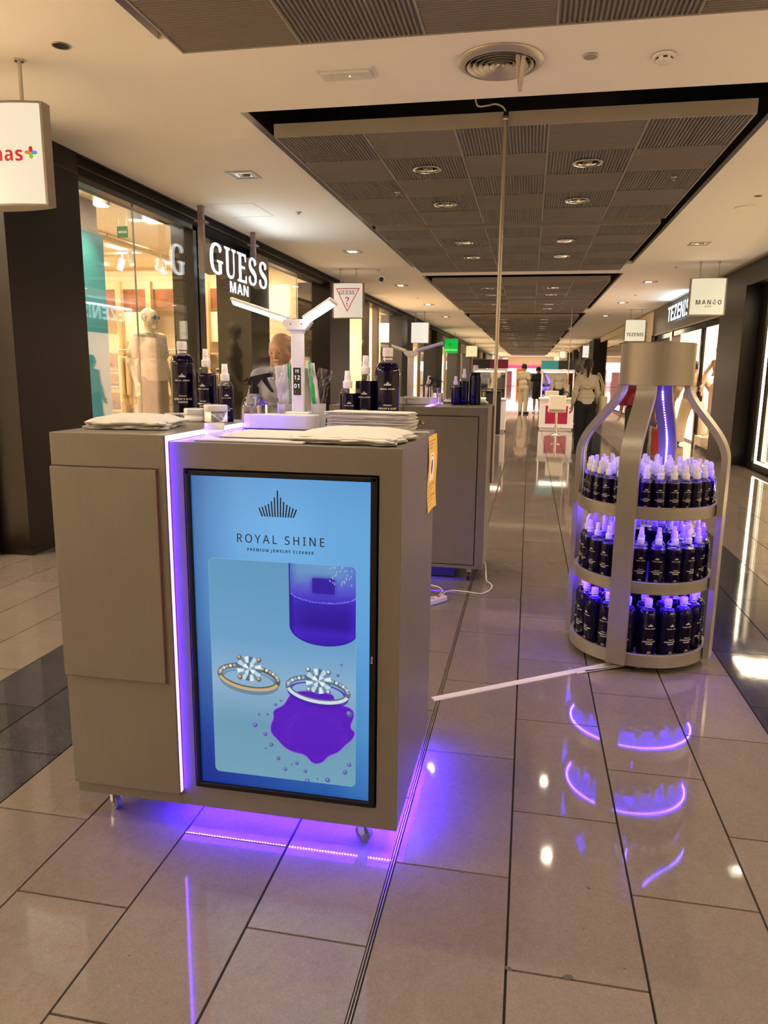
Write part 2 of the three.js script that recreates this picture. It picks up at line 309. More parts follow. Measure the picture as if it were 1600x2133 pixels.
// the fashion shop for men
const GX0 = -10.2, GZ0 = -5.2, GZ1 = -15.4;
room('fashion_shop', GX0, -3.98, GZ0, GZ1, 3.6, M.creamWall, M.cream, 1);
function pane(n, x, z0, z1, y0 = 0.1, y1 = 3.04) { struct('window_' + n, span(x - 0.006, x + 0.006, y0, y1, z0, z1), M.glass); }
pane(2, -3.86, -5.9, -6.915); pane(3, -3.86, -6.921, -8.12);
struct('trim_4', [span(-3.95, -3.8, 0, 0.1, -5.9, -8.12), span(-3.95, -3.8, 0.1, 3.04, -8.12, -8.2), span(-3.93, -3.8, 0.1, 3.04, -8.24, -8.4), span(-3.9, -3.8, 2.99, 3.04, -5.9, -8.2)], M.black);
struct('trim_5', span(-3.868, -3.852, 0.1, 3.04, -6.915, -6.921), M.glassEdge);
struct('wall_entrance', [rspan(0.004, -4.3, -3.8, 0, 3.04, -9.87, -10.6), span(-4.22, -3.97, 0, 3.55, -8.42, -8.5), span(-4.0, -3.9, 2.75, 3.04, -8.4, -9.87)], M.blackGloss);
pane(4, -3.86, -10.6, -12.1); pane(5, -3.86, -12.106, -13.55);
struct('trim_6', [span(-3.95, -3.8, 0, 0.1, -10.6, -13.55), span(-3.9, -3.8, 2.99, 3.04, -10.6, -13.55)], M.black);
struct('trim_7', span(-3.868, -3.852, 0.1, 3.04, -12.1, -12.106), M.glassEdge);
struct('wall_left_column', [rspan(0.006, -4.3, -3.68, 0, 3.04, -13.55, -15.1)], M.brown);
for (const z of [-6.6, -8.2, -10.4, -12.6, -14.4]) for (const x of [-5.4, -7.2, -9]) {
  rectLight(0.5, 0.5, 50 * SHOPLIGHT, SHOP, [x, 3.54, z], [x, 0, z], 'shop_ceiling_light');
  tag(mesh('ceiling_panel_light', box(0.5, 0.02, 0.5, x, 3.57, z), glow(lin(1, 0.85, 0.6), 1.5)), 'flush square ceiling light inside the fashion shop', 'ceiling light', 'flush lights of the fashion shop');
}
// shop after the column: tan panels and doors
room('tan_shop', -9, -3.98, -15.5, -22.0, 3.3, M.creamWall, M.cream, 1);
pane(6, -3.86, -15.1, -17.4); pane(7, -3.86, -18.7, -21.4);
struct('trim_8', [span(-3.95, -3.8, 0, 3.04, -17.4, -17.55), span(-3.95, -3.8, 0, 3.04, -18.55, -18.7), span(-3.95, -3.8, 0, 0.1, -15.1, -17.4), span(-3.95, -3.8, 0, 0.1, -18.7, -21.4)], M.taupe);
rectLight(3, 5, 15 * SHOPLIGHT, SHOP, [-6, 3.25, -18.7], [-6, 0, -18.7], 'shop_ceiling_light');
for (const [z0, z1, m, k] of [[-15.3, -16.0, std(lin(0.5, 0.36, 0.2), 0.7), 1], [-16.05, -16.9, std(lin(0.6, 0.42, 0.28), 0.7), 2], [-17.0, -17.4, std(lin(0.3, 0.22, 0.14), 0.7), 3]])
  tag(mesh('window_screen', rspan(0.005, -4.5, -4.44, 0.001, 2.8, z0 - 0.32, z1 - 0.32), m), ['sand coloured panel behind the hanging plant in the shop window', 'pinkish tan panel in the window beyond the dark column', 'narrow brown panel beside the pinkish tan one'][k - 1], 'screen');
// the columns and fronts farther down on the left
const cols = [[-21.4, -23.4], [-29.5, -31.5], [-38, -40], [-46, -48], [-54, -56], [-62, -64]];
struct('wall_left_columns', cols.map(([a, b]) => rspan(0.006, -4.3, -3.66, 0, 3.04, a, b)), M.blackDull);
room('far_shops_left', -8, -3.98, -22.2, -82, 3.3, M.creamWall, M.cream, 1);
for (let i = 0; i < cols.length; i++) {
  const [, z0] = cols[i], z1 = cols[i + 1]?.[0] ?? -82, zc = (z0 + z1) / 2;
  struct('window_' + (8 + i), span(-3.93, -3.92, 0.1, 3.04, z0, z1), M.glass);
  struct('trim_' + (20 + i), [span(-3.97, -3.86, 0, 0.12, z0, z1), span(-3.95, -3.86, 0.1, 3.04, zc - 0.06, zc + 0.06), span(-3.97, -3.86, 2.55, 3.04, z0, z1)], M.taupe);
  rectLight(2.4, Math.abs(z1 - z0) * 0.8, (i === 0 ? 8 : 18) * SHOPLIGHT, SHOP, [-5.6, 3.25, zc], [-5.6, 0, zc], 'shop_ceiling_light');
}

// ---------- right side ----------
struct('wall_right', [
  span(3.32, 3.62, 2.84, 3.2, 9, -14.4), span(3.44, 3.5, 3.19, 4.35, 9, -84),
  rspan(0.005, 3.28, 3.8, 0, 2.84, -12.85, -14.42),
  span(3.3, 3.62, 2.47, 3.2, -14.43, -22.05)].slice(0, 3), M.brown);
struct('wall_right_fascia', [span(3.3, 3.62, 2.50, 3.2, -14.43, -22.05)], M.taupe);
struct('trim_40', [span(3.28, 3.3, 2.47, 2.51, -14.43, -22.05), span(3.25, 3.32, 3.17, 3.2, 9, -84)], M.raftFrame);
// lit display window with a glowing frame, nearest on the right
room('display_window_right', 3.6, 8.5, 8.6, -12.85, 3.1, M.cream, M.cream, -1);
struct('window_20', span(3.6, 3.612, 0.13, 2.84, 8.5, -12.4), M.glass);
struct('trim_41', [span(3.5, 3.66, 0, 0.10, 8.6, -12.5), span(3.5, 3.7, 0, 2.84, -12.45, -12.85)], M.brown);
struct('trim_42', [span(3.52, 3.58, 0, 2.84, -5.6, -5.9), span(3.52, 3.58, 0, 2.84, 0.6, 0.3)], M.brown);
{
  const t = thing('window_light_frame', 'thin warm glowing light line framing the display window on the right', 'light strip', [3.55, 0, -12.42]);
  part('light_strip', [box(0.03, 2.72, 0.03, 0, 1.48, 0), box(0.03, 0.03, 6.5, 0, 0.115, 3.25)], glow(lin(1, 0.86, 0.55), 3.2), t);
  rectLight(0.03, 2.7, 14, SHOP, [3.53, 1.48, -12.4], [0, 1.48, -10], 'strip_light'); rectLight(6.5, 0.03, 14, SHOP, [3.53, 0.13, -9.15], [3, 1.5, -9.15], 'strip_light');
}
tag(mesh('window_backdrop', [rspan(0.01, 4.5, 4.56, 0.05, 2.8, -12.2, -6.4), span(3.66, 4.5, 0.04, 0.1, -12.2, -6.4)], M.cream), 'plain cream backdrop inside the glowing display window on the right', 'backdrop');
for (const z of [-11.0, -8.6]) rectLight(0.6, 1.6, 26 * SHOPLIGHT, SHOP, [4.0, 2.8, z], [4.2, 0, z], 'window_spot');
for (const z of [-4.4, -1.6, 1.6, 4.8]) {  // unseen lamps added in this shop to lift the mall ceiling
  rectLight(1.2, 1.2, 30 * SHOPLIGHT, SHOP, [5.6, 3.06, z], [5.6, 0, z], 'added_shop_fill');
  tag(mesh('ceiling_panel_light', box(1.2, 0.03, 1.2, 5.6, 3.08, z), glow(lin(1, 0.85, 0.62), 1.6)), 'unseen square light added in the right shop to brighten the mall ceiling', 'ceiling light', 'added square lights of the shop on the right');
}
// lingerie shop
room('lingerie_shop', 3.62, 9, -14.5, -22.05, 3.2, std(lin(0.8, 0.62, 0.5), 0.8), M.cream, -1);
struct('window_22', [span(3.44, 3.452, 0.08, 2.5, -19.3, -21.9)], M.glass);
struct('trim_43', [span(3.3, 3.37, 0, 2.5, -15.78, -15.9), span(3.3, 3.5, 0, 2.5, -19.05, -19.3), span(3.3, 3.5, 0, 0.08, -14.43, -15.55), span(3.3, 3.5, 0, 0.08, -19.3, -21.9), span(3.32, 3.5, 2.35, 2.5, -14.43, -22), rspan(0.004, 3.28, 3.7, 0, 2.5, -21.5, -22.05)], M.blackGloss);
rectLight(3, 6, 13 * SHOPLIGHT, new THREE.Color().setRGB(1, 0.8, 0.64), [5.5, 3.15, -18], [5.5, 0, -18], 'shop_ceiling_light');
rectLight(0.8, 1.0, 16 * SHOPLIGHT, new THREE.Color().setRGB(1, 0.8, 0.62), [4.2, 3.1, -15.1], [4.2, 0, -15.1], 'window_spot');
struct('wall_lingerie_back', [span(4.9, 5.0, 0, 3.2, -14.6, -17.4)], std(lin(0.8, 0.62, 0.5), 0.8));
// cream wall and glossy glass front beyond
struct('wall_right_cream', [span(3.3, 3.5, 0, 3.2, -22.05, -23.2)], M.creamWall);
struct('window_23', span(3.32, 3.33, 0.08, 3.0, -23.2, -38), M.glass);
struct('wall_right_behind_glass', span(3.6, 3.7, 0, 3.2, -23.2, -38), std(lin(0.55, 0.5, 0.4), 0.4));
const colsR = [[-38, -41], [-47, -49], [-55, -57], [-63, -65]];
struct('wall_right_columns', colsR.map(([a, b]) => rspan(0.006, 3.0, 3.8, 0, 3.1, a, b)), M.blackDull);
room('far_shops_right', 3.42, 8, -41, -82, 3.3, M.creamWall, M.cream, -1);
for (let i = 0; i < colsR.length; i++) { const z0 = colsR[i][1], z1 = colsR[i + 1]?.[0] ?? -82; rectLight(2.4, Math.abs(z1 - z0) * 0.8, 16 * SHOPLIGHT, SHOP, [5.2, 3.25, (z0 + z1) / 2], [5.2, 0, (z0 + z1) / 2], 'shop_ceiling_light'); struct('window_' + (24 + i), span(3.42, 3.43, 0.1, 3.04, z0, z1), M.glass); struct('trim_' + (44 + i), [span(3.36, 3.46, 2.5, 3.2, z0, z1), span(3.36, 3.46, 0, 0.1, z0, z1)], M.taupe); }
struct('wall_right_upper', span(3.3, 3.44, 2.95, 3.2, -23.2, -84), M.creamWall);
// far end: a bright shop with a pink front
struct('wall_far', [span(-13, 13, 0, 4.4, -84, -84.2)], M.cream);
{
  const t = thing('far_shop_front', 'bright pink and white lit shop front at the far end of the mall', 'shop front', [0, 0, -83.9]);
  part('lit_wall', rbox(7, 1.9, 0.1, 0.02, 0, 0.96, 0), glow(lin(0.9, 0.75, 0.8), 0.75, 0xddccdd), t, 'white lit back wall');
  part('sign_band', rbox(7, 0.3, 0.16, 0.02, 0, 2.1, 0.05), glow(lin(0.9, 0.08, 0.25), 0.9, 0xaa2244), t, 'pink lit band');
  for (const [x, w, h, c] of [[-2.4, 0.9, 1.6, 0x884466], [-1.1, 0.7, 1.9, 0xd08030], [0.2, 0.8, 1.4, 0x445588], [1.3, 0.9, 1.7, 0xc8a040], [2.5, 0.7, 1.5, 0x557799]]) part('display_stand', rbox(w, h, 0.5, 0.03, x, h / 2, 0.5), std(c, 0.6), t);
  rectLight(7, 2, 3, new THREE.Color().setRGB(1, 0.8, 0.85), [0, 1.6, -83.6], [0, 1.6, -60], 'front_light');
}
// ---------- hanging lightbox signs ----------
const fitText = (c, s, font, x, y, w, color, spacing = 0) => { c.font = font; c.fillStyle = color; c.textBaseline = 'middle'; const ch = [...s], ws = ch.map((q) => c.measureText(q).width), tot = ws.reduce((a, b) => a + b, 0) + spacing * (ch.length - 1), k = w ? w / tot : 1; c.save(); c.translate(x, y); c.scale(k, k); let p = -tot / 2; ch.forEach((q, i) => { c.fillText(q, p, 0); p += ws[i] + spacing; }); c.restore(); };
function signFace(w, h, tex, k) {
  const g = new THREE.PlaneGeometry(w, h, 16, 1), p = g.attributes.position;
  for (let i = 0; i < p.count; i++) p.setZ(i, 0.045 * (1 - (2 * p.getX(i) / w) ** 2));
  g.computeVertexNormals();
  return [g, std(lin(0.2, 0.2, 0.2), 0.45, 0, { map: tex, emissive: 0xffffff, emissiveMap: tex, emissiveIntensity: k * 0.66 })];
}
function hangingSign(label, x0, x1, y0, y1, z, tex, k = 0.8, light = 1.2, c = WARM) {
  const w = x1 - x0, h = y1 - y0, t = thing('hanging_sign', label, 'sign', [(x0 + x1) / 2, (y0 + y1) / 2, z]);
  const [g, m] = signFace(w - 0.02, h, tex, k), f = part('face', g, m, t), b = part('face', g.clone(), m, t); f.position.z = 0.03; b.position.z = -0.03; b.rotation.y = PI;
  const arc = []; for (let i = 0; i <= 16; i++) { const x = -w / 2 + w * i / 16; arc.push([x, 0.03 + 0.05 * (1 - (2 * x / w) ** 2)]); }
  const lens = [...arc, ...arc.map(([x, q]) => [x, -q]).reverse()], cap = (y) => at(extr(lens, 0.012, 0), 0, y, 0, -PI / 2);
  part('casing', [rbox(0.022, h + 0.02, 0.075, 0.006, -w / 2, 0, 0), rbox(0.022, h + 0.02, 0.075, 0.006, w / 2, 0, 0), cap(h / 2), cap(-h / 2 - 0.012)], M.raftFrame, t, 'grey metal casing');
  for (const x of [-w * 0.26, w * 0.26]) part('rod', [rod([x, h / 2, 0], [x, 3.2 - (y0 + y1) / 2, 0], 0.011), cyl(0.026, 0.026, 0.012, x, 3.194 - (y0 + y1) / 2, 0)], M.steel, t);
  if (light) for (const s of [1, -1]) rectLight(w * 0.9, h * 0.95, light, c, [(x0 + x1) / 2, (y0 + y1) / 2, z + s * 0.085], [(x0 + x1) / 2, (y0 + y1) / 2, z + s * 5], 'sign_light');
  return t;
}
const CREAM = '#fff1d6';
const paperTex = (draw, bg = CREAM, n = 512) => canvasTex(n, n, (c) => { c.fillStyle = bg; c.fillRect(0, 0, n, n); draw?.(c, n); });
hangingSign('lit hanging sign with red lettering and coloured plus, cut by the left photo edge', -3.44, -2.85, 2.4, 2.95, -4.17, paperTex((c, n) => {
  fitText(c, 'tramas', 'bold 100px sans-serif', n * 0.47, n * 0.50, n * 0.68, '#d8232a', 1);
  const x = n * 0.885, y = n * 0.485, petal = (dx, dy, col, v) => { c.fillStyle = col; c.beginPath(); c.ellipse(x + dx, y + dy, v ? 10 : 15, v ? 15 : 10, 0, 0, 7); c.fill(); };
  petal(0, -17, '#d8232a', 1); petal(0, 17, '#9ac21c', 1); petal(-17, 0, '#f08a1d', 0); petal(17, 0, '#39a9e0', 0);
}), 0.85, 0);
hangingSign('lit hanging sign with a red triangle, question mark and serif lettering', -3.47, -2.93, 2.37, 2.95, -13.02, paperTex((c, n) => {
  c.strokeStyle = '#c4343c'; c.lineWidth = 13; c.lineJoin = 'miter'; c.beginPath(); c.moveTo(n * 0.11, n * 0.155); c.lineTo(n * 0.89, n * 0.155); c.lineTo(n * 0.49, n * 0.81); c.closePath(); c.stroke();
  fitText(c, 'GUESS', 'bold 100px serif', n * 0.47, n * 0.27, n * 0.54, '#4a4a44'); fitText(c, '®', '30px serif', n * 0.78, n * 0.21, 0, '#4a4a44');
  fitText(c, '. . .', 'bold 34px serif', n * 0.49, n * 0.365, 0, '#777');
  fitText(c, '?', 'bold 150px serif', n * 0.49, n * 0.51, 0, '#c4343c'); c.fillStyle = '#c4343c'; c.beginPath(); c.moveTo(n * 0.46, n * 0.665); c.lineTo(n * 0.52, n * 0.665); c.lineTo(n * 0.49, n * 0.62); c.fill();
}, '#ffeedb'), 0.72, 1.0);
hangingSign('white lit hanging sign with faint print, on the left beyond the triangle sign', -3.58, -3.04, 2.3, 2.89, -22.5, paperTex((c, n) => fitText(c, 'PRONOVIAS', '60px sans-serif', n * 0.45, n * 0.82, n * 0.6, '#ead9c0', 6), '#fff6e6'), 0.95, 1.5);
hangingSign('green lit hanging sign with a pale stripe, left of the mall', -3.78, -3.18, 2.28, 2.88, -33.2, paperTex((c, n) => { c.fillStyle = '#7dff8c'; c.fillRect(0, n * 0.74, n, n * 0.11); c.fillStyle = '#0aa836'; c.beginPath(); c.arc(n * 0.42, n * 0.42, n * 0.13, 0, 7); c.fill(); }, '#06c840'), 0.9, 1.2, new THREE.Color().setRGB(0.05, 1, 0.2));
hangingSign('pale yellow lit hanging sign behind the green one', -4.0 + 0.35, -3.0, 2.32, 2.92, -43, paperTex((c, n) => { c.strokeStyle = '#c8a860'; c.lineWidth = 10; c.beginPath(); c.arc(n * 0.5, n * 0.45, n * 0.14, 0.4, 4); c.stroke(); }, '#fff0b8'), 0.9, 1.0);
hangingSign('small far white hanging sign on the left, seen beside the steel pipe', -3.3, -2.7, 2.33, 2.92, -66, paperTex(null, '#fff6e0'), 1, 0);
hangingSign('small far hanging sign on the left, lower than the one beside the pipe', -2.75, -2.2, 2.33, 2.9, -76, paperTex(null, '#fff1cc'), 1, 0);
hangingSign('lit cream hanging sign with thin stencil lettering, nearest on the right', 2.44, 2.97, 2.39, 2.94, -12.83, paperTex((c, n) => {
  fitText(c, 'MANGO', 'bold 100px sans-serif', n * 0.53, n * 0.66, n * 0.78, '#28281e', 14); c.fillStyle = '#fff3cf';
  for (const x of [0.32, 0.45, 0.64, 0.75]) { c.save(); c.translate(n * x, n * 0.66); c.rotate(0.5); c.fillRect(-4, -50, 8, 100); c.restore(); }
  fitText(c, 'KIDS', 'bold 30px sans-serif', n * 0.52, n * 0.775, n * 0.19, '#3a3a2c', 6);
}, '#fff3cf'), 0.8, 1.2);
hangingSign('lit cream hanging sign with dark capital lettering, second on the right', 2.54, 3.09, 2.35, 2.92, -21.94, paperTex((c, n) => fitText(c, 'TEZENIS', 'bold 100px sans-serif', n * 0.5, n * 0.69, n * 0.86, '#4a4838', 2), '#fff3cf'), 0.85, 1.2);
hangingSign('white lit hanging sign with small print, third on the right above the striped top', 2.74, 3.36, 2.3, 2.92, -42, paperTex((c, n) => fitText(c, 'MANGO', '60px sans-serif', n * 0.5, n * 0.74, n * 0.6, '#a8a090', 6), '#fff8ea'), 0.95, 0.8);
hangingSign('small far white hanging sign on the right', 1.97, 2.4, 2.5, 2.95, -54, paperTex(null, '#fff3d0'), 1, 0);
hangingSign('farthest small hanging sign on the right', 2.0, 2.5, 2.4, 2.95, -68, paperTex(null, '#fff3d0'), 1, 0);

// ---------- big glowing letters over the shop entrance ----------
{
  const load = new FontLoader(), serif = await load.loadAsync('fonts/droid/droid_serif_bold.typeface.json'), sans = await load.loadAsync('fonts/droid/droid_sans_bold.typeface.json');
  const face = glow(lin(0.86, 0.97, 1.0), 2.2), side = std(lin(0.3, 0.27, 0.28), 0.5);
  const t = thing('entrance_letters', 'large white glowing serif letters over the shop entrance, three small ones below', 'shop sign', [-3.62, 0, 0]);
  const put = (font, ch, size, depth, z, y, w, name) => {
    const g = new TextGeometry(ch, { font, size, depth, curveSegments: 6, bevelEnabled: false }); g.computeBoundingBox();
    const b = g.boundingBox; g.translate(-b.min.x, -b.min.y, 0); g.scale(w / (b.max.x - b.min.x), size / (b.max.y - b.min.y), 1);
    g.rotateY(PI / 2); const o = part(name, g, [face, side], t); o.position.set(-depth / 2, y, z); return o;
  };
  [['G', -8.03, 0.36], ['U', -8.44, 0.34], ['E', -8.83, 0.30], ['S', -9.2, 0.28], ['S', -9.57, 0.30]].forEach(([c, z, w]) => put(serif, c, 0.345, 0.11, z, 2.515, w, 'letter'));
  [['M', -8.63, 0.19], ['A', -8.86, 0.17], ['N', -9.06, 0.17]].forEach(([c, z, w]) => put(sans, c, 0.125, 0.07, z, 2.365, w, 'small_letter'));
  part('hanger', [span(-0.03, 0.03, 2.5, 3.2, -7.93, -7.98), span(-0.06, 0.06, 3.03, 3.045, -7.9, -8.02), span(-0.03, 0.03, 2.8, 3.2, -9.5, -9.55), span(-0.06, 0.06, 3.03, 3.045, -9.47, -9.58), span(-0.05, -0.03, 2.55, 2.59, -7.95, -9.85), span(-0.05, -0.03, 2.42, 2.45, -8.6, -9.25)], std(lin(0.3, 0.24, 0.26), 0.5), t);
  rectLight(1.8, 0.34, 4, new THREE.Color().setRGB(0.86, 0.97, 1), [-3.5, 2.69, -8.95], [0, 2.69, -8.95], 'letter_light');
  rectLight(1.8, 0.1, 1.6, new THREE.Color().setRGB(0.86, 0.97, 1), [-3.55, 2.9, -8.95], [-3.3, 3.2, -8.95], 'letter_light');
  // the glowing letters across the mall: read from the right, so they run toward +z
  const r = thing('glowing_letters', 'blue white glowing shop letters on the brown fascia at right, behind the stencil sign', 'shop sign', [3.26, 0, 0]);
  const putR = (ch, z, w) => { const g = new TextGeometry(ch, { font: sans, size: 0.34, depth: 0.05, curveSegments: 5, bevelEnabled: false }); g.computeBoundingBox(); const b = g.boundingBox; g.translate(-b.min.x, -b.min.y, 0); g.scale(w / (b.max.x - b.min.x), 0.34 / (b.max.y - b.min.y), 1); g.rotateY(-PI / 2); part('letter', g, [glow(lin(0.6, 0.85, 1.0), 1.6), side], r).position.set(0.0, 2.69, z); };
  [['T', 0.34], ['E', 0.3], ['Z', 0.33], ['E', 0.3], ['N', 0.36], ['I', 0.1], ['S', 0.3]].reduce((z, [c, w]) => { putR(c, z, w); return z + w + 0.07; }, -19.3);
  rectLight(2.4, 0.05, 16, new THREE.Color().setRGB(0.6, 0.85, 1), [3.22, 3.05, -18.1], [3.0, 3.2, -18.1], 'letter_light');
}

// ---------- fixtures in the plaster ceiling ----------
{
  const t = thing('air_diffuser', 'round ringed air diffuser in the ceiling with two tape streamers', 'air vent', [-0.25, CY, -4.64]);
  part('outer_ring', lathe([[0.2, -0.03], [0.218, -0.03], [0.245, -0.012], [0.245, 0.001], [0.24, 0.001], [0.24, -0.01], [0.2, -0.026], [0.2, -0.03]], 48), M.diffuser, t);
  part('throat', cyl(0.2, 0.2, 0.004, 0, -0.0025, 0, 0, 0, 0, 40), M.plenum, t, 'dark throat');
  for (const r of [0.04, 0.072, 0.104, 0.136, 0.168]) part('ring_blade', lathe([[r, -0.01], [r + 0.02, -0.034], [r + 0.023, -0.033], [r + 0.005, -0.008], [r, -0.01]], 40), M.diffuser, t);
  part('centre', lathe([[0, -0.012], [0.026, -0.014], [0.026, -0.032], [0.012, -0.038], [0, -0.038]], 24), M.diffuser, t);
  part('crossbar', [box(0.39, 0.005, 0.006, 0, -0.007, 0), box(0.006, 0.005, 0.39, 0, -0.007, 0)], M.diffuser, t);
  for (const [x, z, a, l] of [[0.1, 0.13, 0.12, 0.2], [0.135, 0.13, -0.06, 0.17]]) part('tape_streamer', at(box(0.026, l, 0.0012, 0, -l / 2, 0), x, -0.012, z, 0, 0.35, a), std(lin(0.62, 0.58, 0.52), 0.5), t, 'hanging strip of tape');
}
{
  const t = thing('emergency_light', 'rectangular white emergency light set in the ceiling', 'emergency light', [-1.16, CY, -4.67]);
  part('frame', [rspan(0.004, -0.17, 0.17, -0.008, 0.002, -0.085, 0.085)], M.white, t); part('lens', rspan(0.012, -0.15, 0.15, -0.022, -0.004, -0.062, 0.062), phys(lin(0.7, 0.7, 0.66), 0.3), t); part('indicator', ball(0.005, 0.02, -0.021, 0.01), glow(lin(0.3, 1, 0.4), 2), t, 'small green lamp');
}
{
  const t = thing('smoke_detector', 'white smoke detector on the ceiling at upper right', 'smoke detector', [0.65, CY, -4.7]);
  part('base', lathe([[0, 0.001], [0.06, 0.001], [0.06, -0.014], [0.05, -0.02], [0, -0.02]]), M.white, t); part('head', lathe([[0.045, -0.02], [0.045, -0.032], [0.034, -0.046], [0, -0.048]]), M.white, t);
  part('slot', [0, 1, 2, 3, 4, 5].map((i) => box(0.022, 0.009, 0.004, Math.sin(i * 1.047) * 0.0445, -0.027, Math.cos(i * 1.047) * 0.0445, 0, i * 1.047)), M.black, t, 'dark slots');
  copyOf(t, [-5.2, 3.6, -8.35], 0.4, 'white smoke detector on the shop ceiling behind the first window');
}
single('blank_cap', at(lathe([[0, 0.001], [0.04, 0.001], [0.042, -0.006], [0.036, -0.012], [0, -0.012]]), 0.25, CY, -4.65), M.diffuser, 'small round grey cap in the ceiling between the diffuser and the smoke detector', 'cap');
{
  const t = thing('round_spot', 'small round black recessed spot in the ceiling at upper left', 'ceiling light', [-2.63, CY, -4.04]);
  part('ring', at(ring(0.05, 0.04, 0.005), 0, -0.005, 0), M.steel, t); part('opening', cyl(0.04, 0.04, 0.003, 0, -0.001, 0), M.black, t);
  const b = copyOf(t, [2.14, CY, -8.3], 0, 'small round black recessed spot in the ceiling at right, before the flat speaker'); b.scale.setScalar(0.8);
}
function squareSpot(x, z, label, on, i) {
  const t = thing('square_spot', label, 'ceiling light', [x, CY, z], 0, 'square recessed spots along the mall ceiling');
  part('frame', [span(-0.13, 0.13, -0.006, 0.001, -0.13, -0.105), span(-0.13, 0.13, -0.006, 0.001, 0.105, 0.13), span(-0.13, -0.105, -0.006, 0.001, -0.105, 0.105), span(0.105, 0.13, -0.006, 0.001, -0.105, 0.105)], M.raftFrame, t);
  const cup = []; for (const a of [0, 1, 2, 3]) cup.push(at(box(0.2, 0.004, 0.11, 0, 0, 0), 0, 0, 0, 0, 0, 0).applyMatrix4(new THREE.Matrix4().makeRotationX(0.9)).translate(0, -0.001, 0.07).applyMatrix4(new THREE.Matrix4().makeRotationY(a * PI / 2)));
  part('reflector', cup.map((g) => g.translate(0, -0.0, 0).scale(0.62, 0.06, 0.62)), M.chrome, t);
  part('lamp', box(on ? 0.1 : 0.06, 0.004, on ? 0.14 : 0.05, on ? -0.02 : 0.03, -0.004, 0), on ? glow(lin(1, 0.87, 0.68), 5) : M.blackDull, t);
  if (on) { const l = new THREE.SpotLight(WARM, 4, 0, R(60), 0.9, 2); l.position.set(x, CY - 0.012, z); l.target.position.set(x, 0, z); l.castShadow = true; l.shadow.radius = 2; l.name = 'spot_beam'; l.target.name = 'spot_aim'; scene.add(l, l.target); }
}
['nearest', 'second', 'third', 'fourth', 'fifth'].forEach((w, i) => {
  squareSpot(-2.66 - 0.02 * i, -6.79 - 4.4 * i, `square recessed spot in the ceiling left of the rafts, ${w} to the camera`, i >= 2 || i === 1, i);
  squareSpot(2.16 + 0.015 * i, -6.75 - 4.35 * i, `square recessed spot in the ceiling right of the rafts, ${w} to the camera`, i !== 1, i);
});
for (const [x, z, side] of [[-2.66, -2.4, 'left'], [2.16, -2.4, 'right']]) squareSpot(x, z, `square recessed spot overhead, out of the photo at ${side}`, true);
single('access_hatch', [span(-3.5, -3.0, -0.0005, 0.0005, -7.9, -7.905), span(-3.0, -2.995, -0.0005, 0.0005, -7.9, -8.57), span(-3.5, -3.0, -0.0005, 0.0005, -8.57, -8.575)].map((g) => g.translate(0, CY, 0)), M.shadowGap, 'thin joint of an access hatch in the ceiling over the glowing letters', 'hatch');
single('flat_speaker', at(lathe([[0, 0.001], [0.1, 0.001], [0.1, -0.008], [0.08, -0.012], [0, -0.014]]), 2.15, CY, -8.83), M.ceiling, 'flat round pale ceiling speaker at right', 'speaker');
[[-2.65, -8.41, 'over the glowing letters'], [-2.7, -13.2, 'just before the dome camera'], [2.3, -13.4, 'right, near the stencil sign'], [-2.75, -18.2, 'left, beyond the dome camera'], [2.25, -17.9, 'right, before the second hanging sign']].forEach(([x, z, w]) => {
  const t = thing('sprinkler', `small metal sprinkler in the ceiling, ${w}`, 'sprinkler', [x, CY, z]); part('plate', at(lathe([[0, 0.001], [0.035, 0.001], [0.03, -0.006], [0, -0.008]]), 0, 0, 0), M.steel, t); part('nozzle', cyl(0.008, 0.012, 0.02, 0, -0.016, 0), M.steel, t);
});
[[-1.3, -7.2, 'left part of the nearest whole raft'], [1.12, -7.0, 'right part of the nearest whole raft']].forEach(([x, z, w]) => {
  const t = thing('raft_sprinkler', `tiny sprinkler head under the ${w}`, 'sprinkler', [x, 3.1, z]); part('plate', lathe([[0, 0.002], [0.03, 0.002], [0.026, -0.005], [0, -0.006]]), M.steel, t); part('nozzle', [cyl(0.006, 0.008, 0.024, 0, -0.016, 0), cyl(0.014, 0.014, 0.002, 0, -0.028, 0)], M.steel, t);
});
{
  const t = thing('dome_camera', 'round black and white security camera on the ceiling near the triangle sign', 'camera', [-2.77, CY, -13.85]);
  part('mount', lathe([[0, 0.001], [0.075, 0.001], [0.07, -0.03], [0.0, -0.03]]), M.white, t); part('ball', ball(0.065, 0, -0.07, 0), M.white, t); part('lens', [ball(0.045, 0.0, -0.085, 0.034)], M.blackGloss, t);
}

// ---------- steel pipe with a flexible conduit ----------
{
  const t = thing('steel_pipe', 'upright galvanised steel conduit pipe beside the rear counter, rising to the ceiling raft', 'pipe', [-0.243, 0, -5.45]);
  part('pipe', cyl(0.0135, 0.0135, 2.52, 0, 1.905, 0), M.galv, t);
  part('end_cap', [cyl(0.017, 0.017, 0.028, 0, 3.172, 0)], M.black, t); part('clamp', [at(ring(0.019, 0.0135, 0.012), 0, 3.135, 0), rbox(0.02, 0.012, 0.014, 0.003, -0.026, 3.141, 0), cyl(0.004, 0.004, 0.03, -0.03, 3.141, 0, PI / 2)], M.steel, t);
  part('conduit', tube([[0, 3.185, 0], [-0.02, 3.215, 0.004], [-0.07, 3.235, 0.012], [-0.13, 3.225, 0.02], [-0.19, 3.225, 0.03], [-0.21, 3.3, 0.04]], 0.006, 40), M.whiteDull, t, 'pale flexible conduit');
  part('bracket', [rbox(0.02, 0.03, 0.02, 0.003, -0.008, 0.72, 0), rbox(0.02, 0.03, 0.02, 0.003, -0.008, 1.1, 0)], M.steel, t);
}
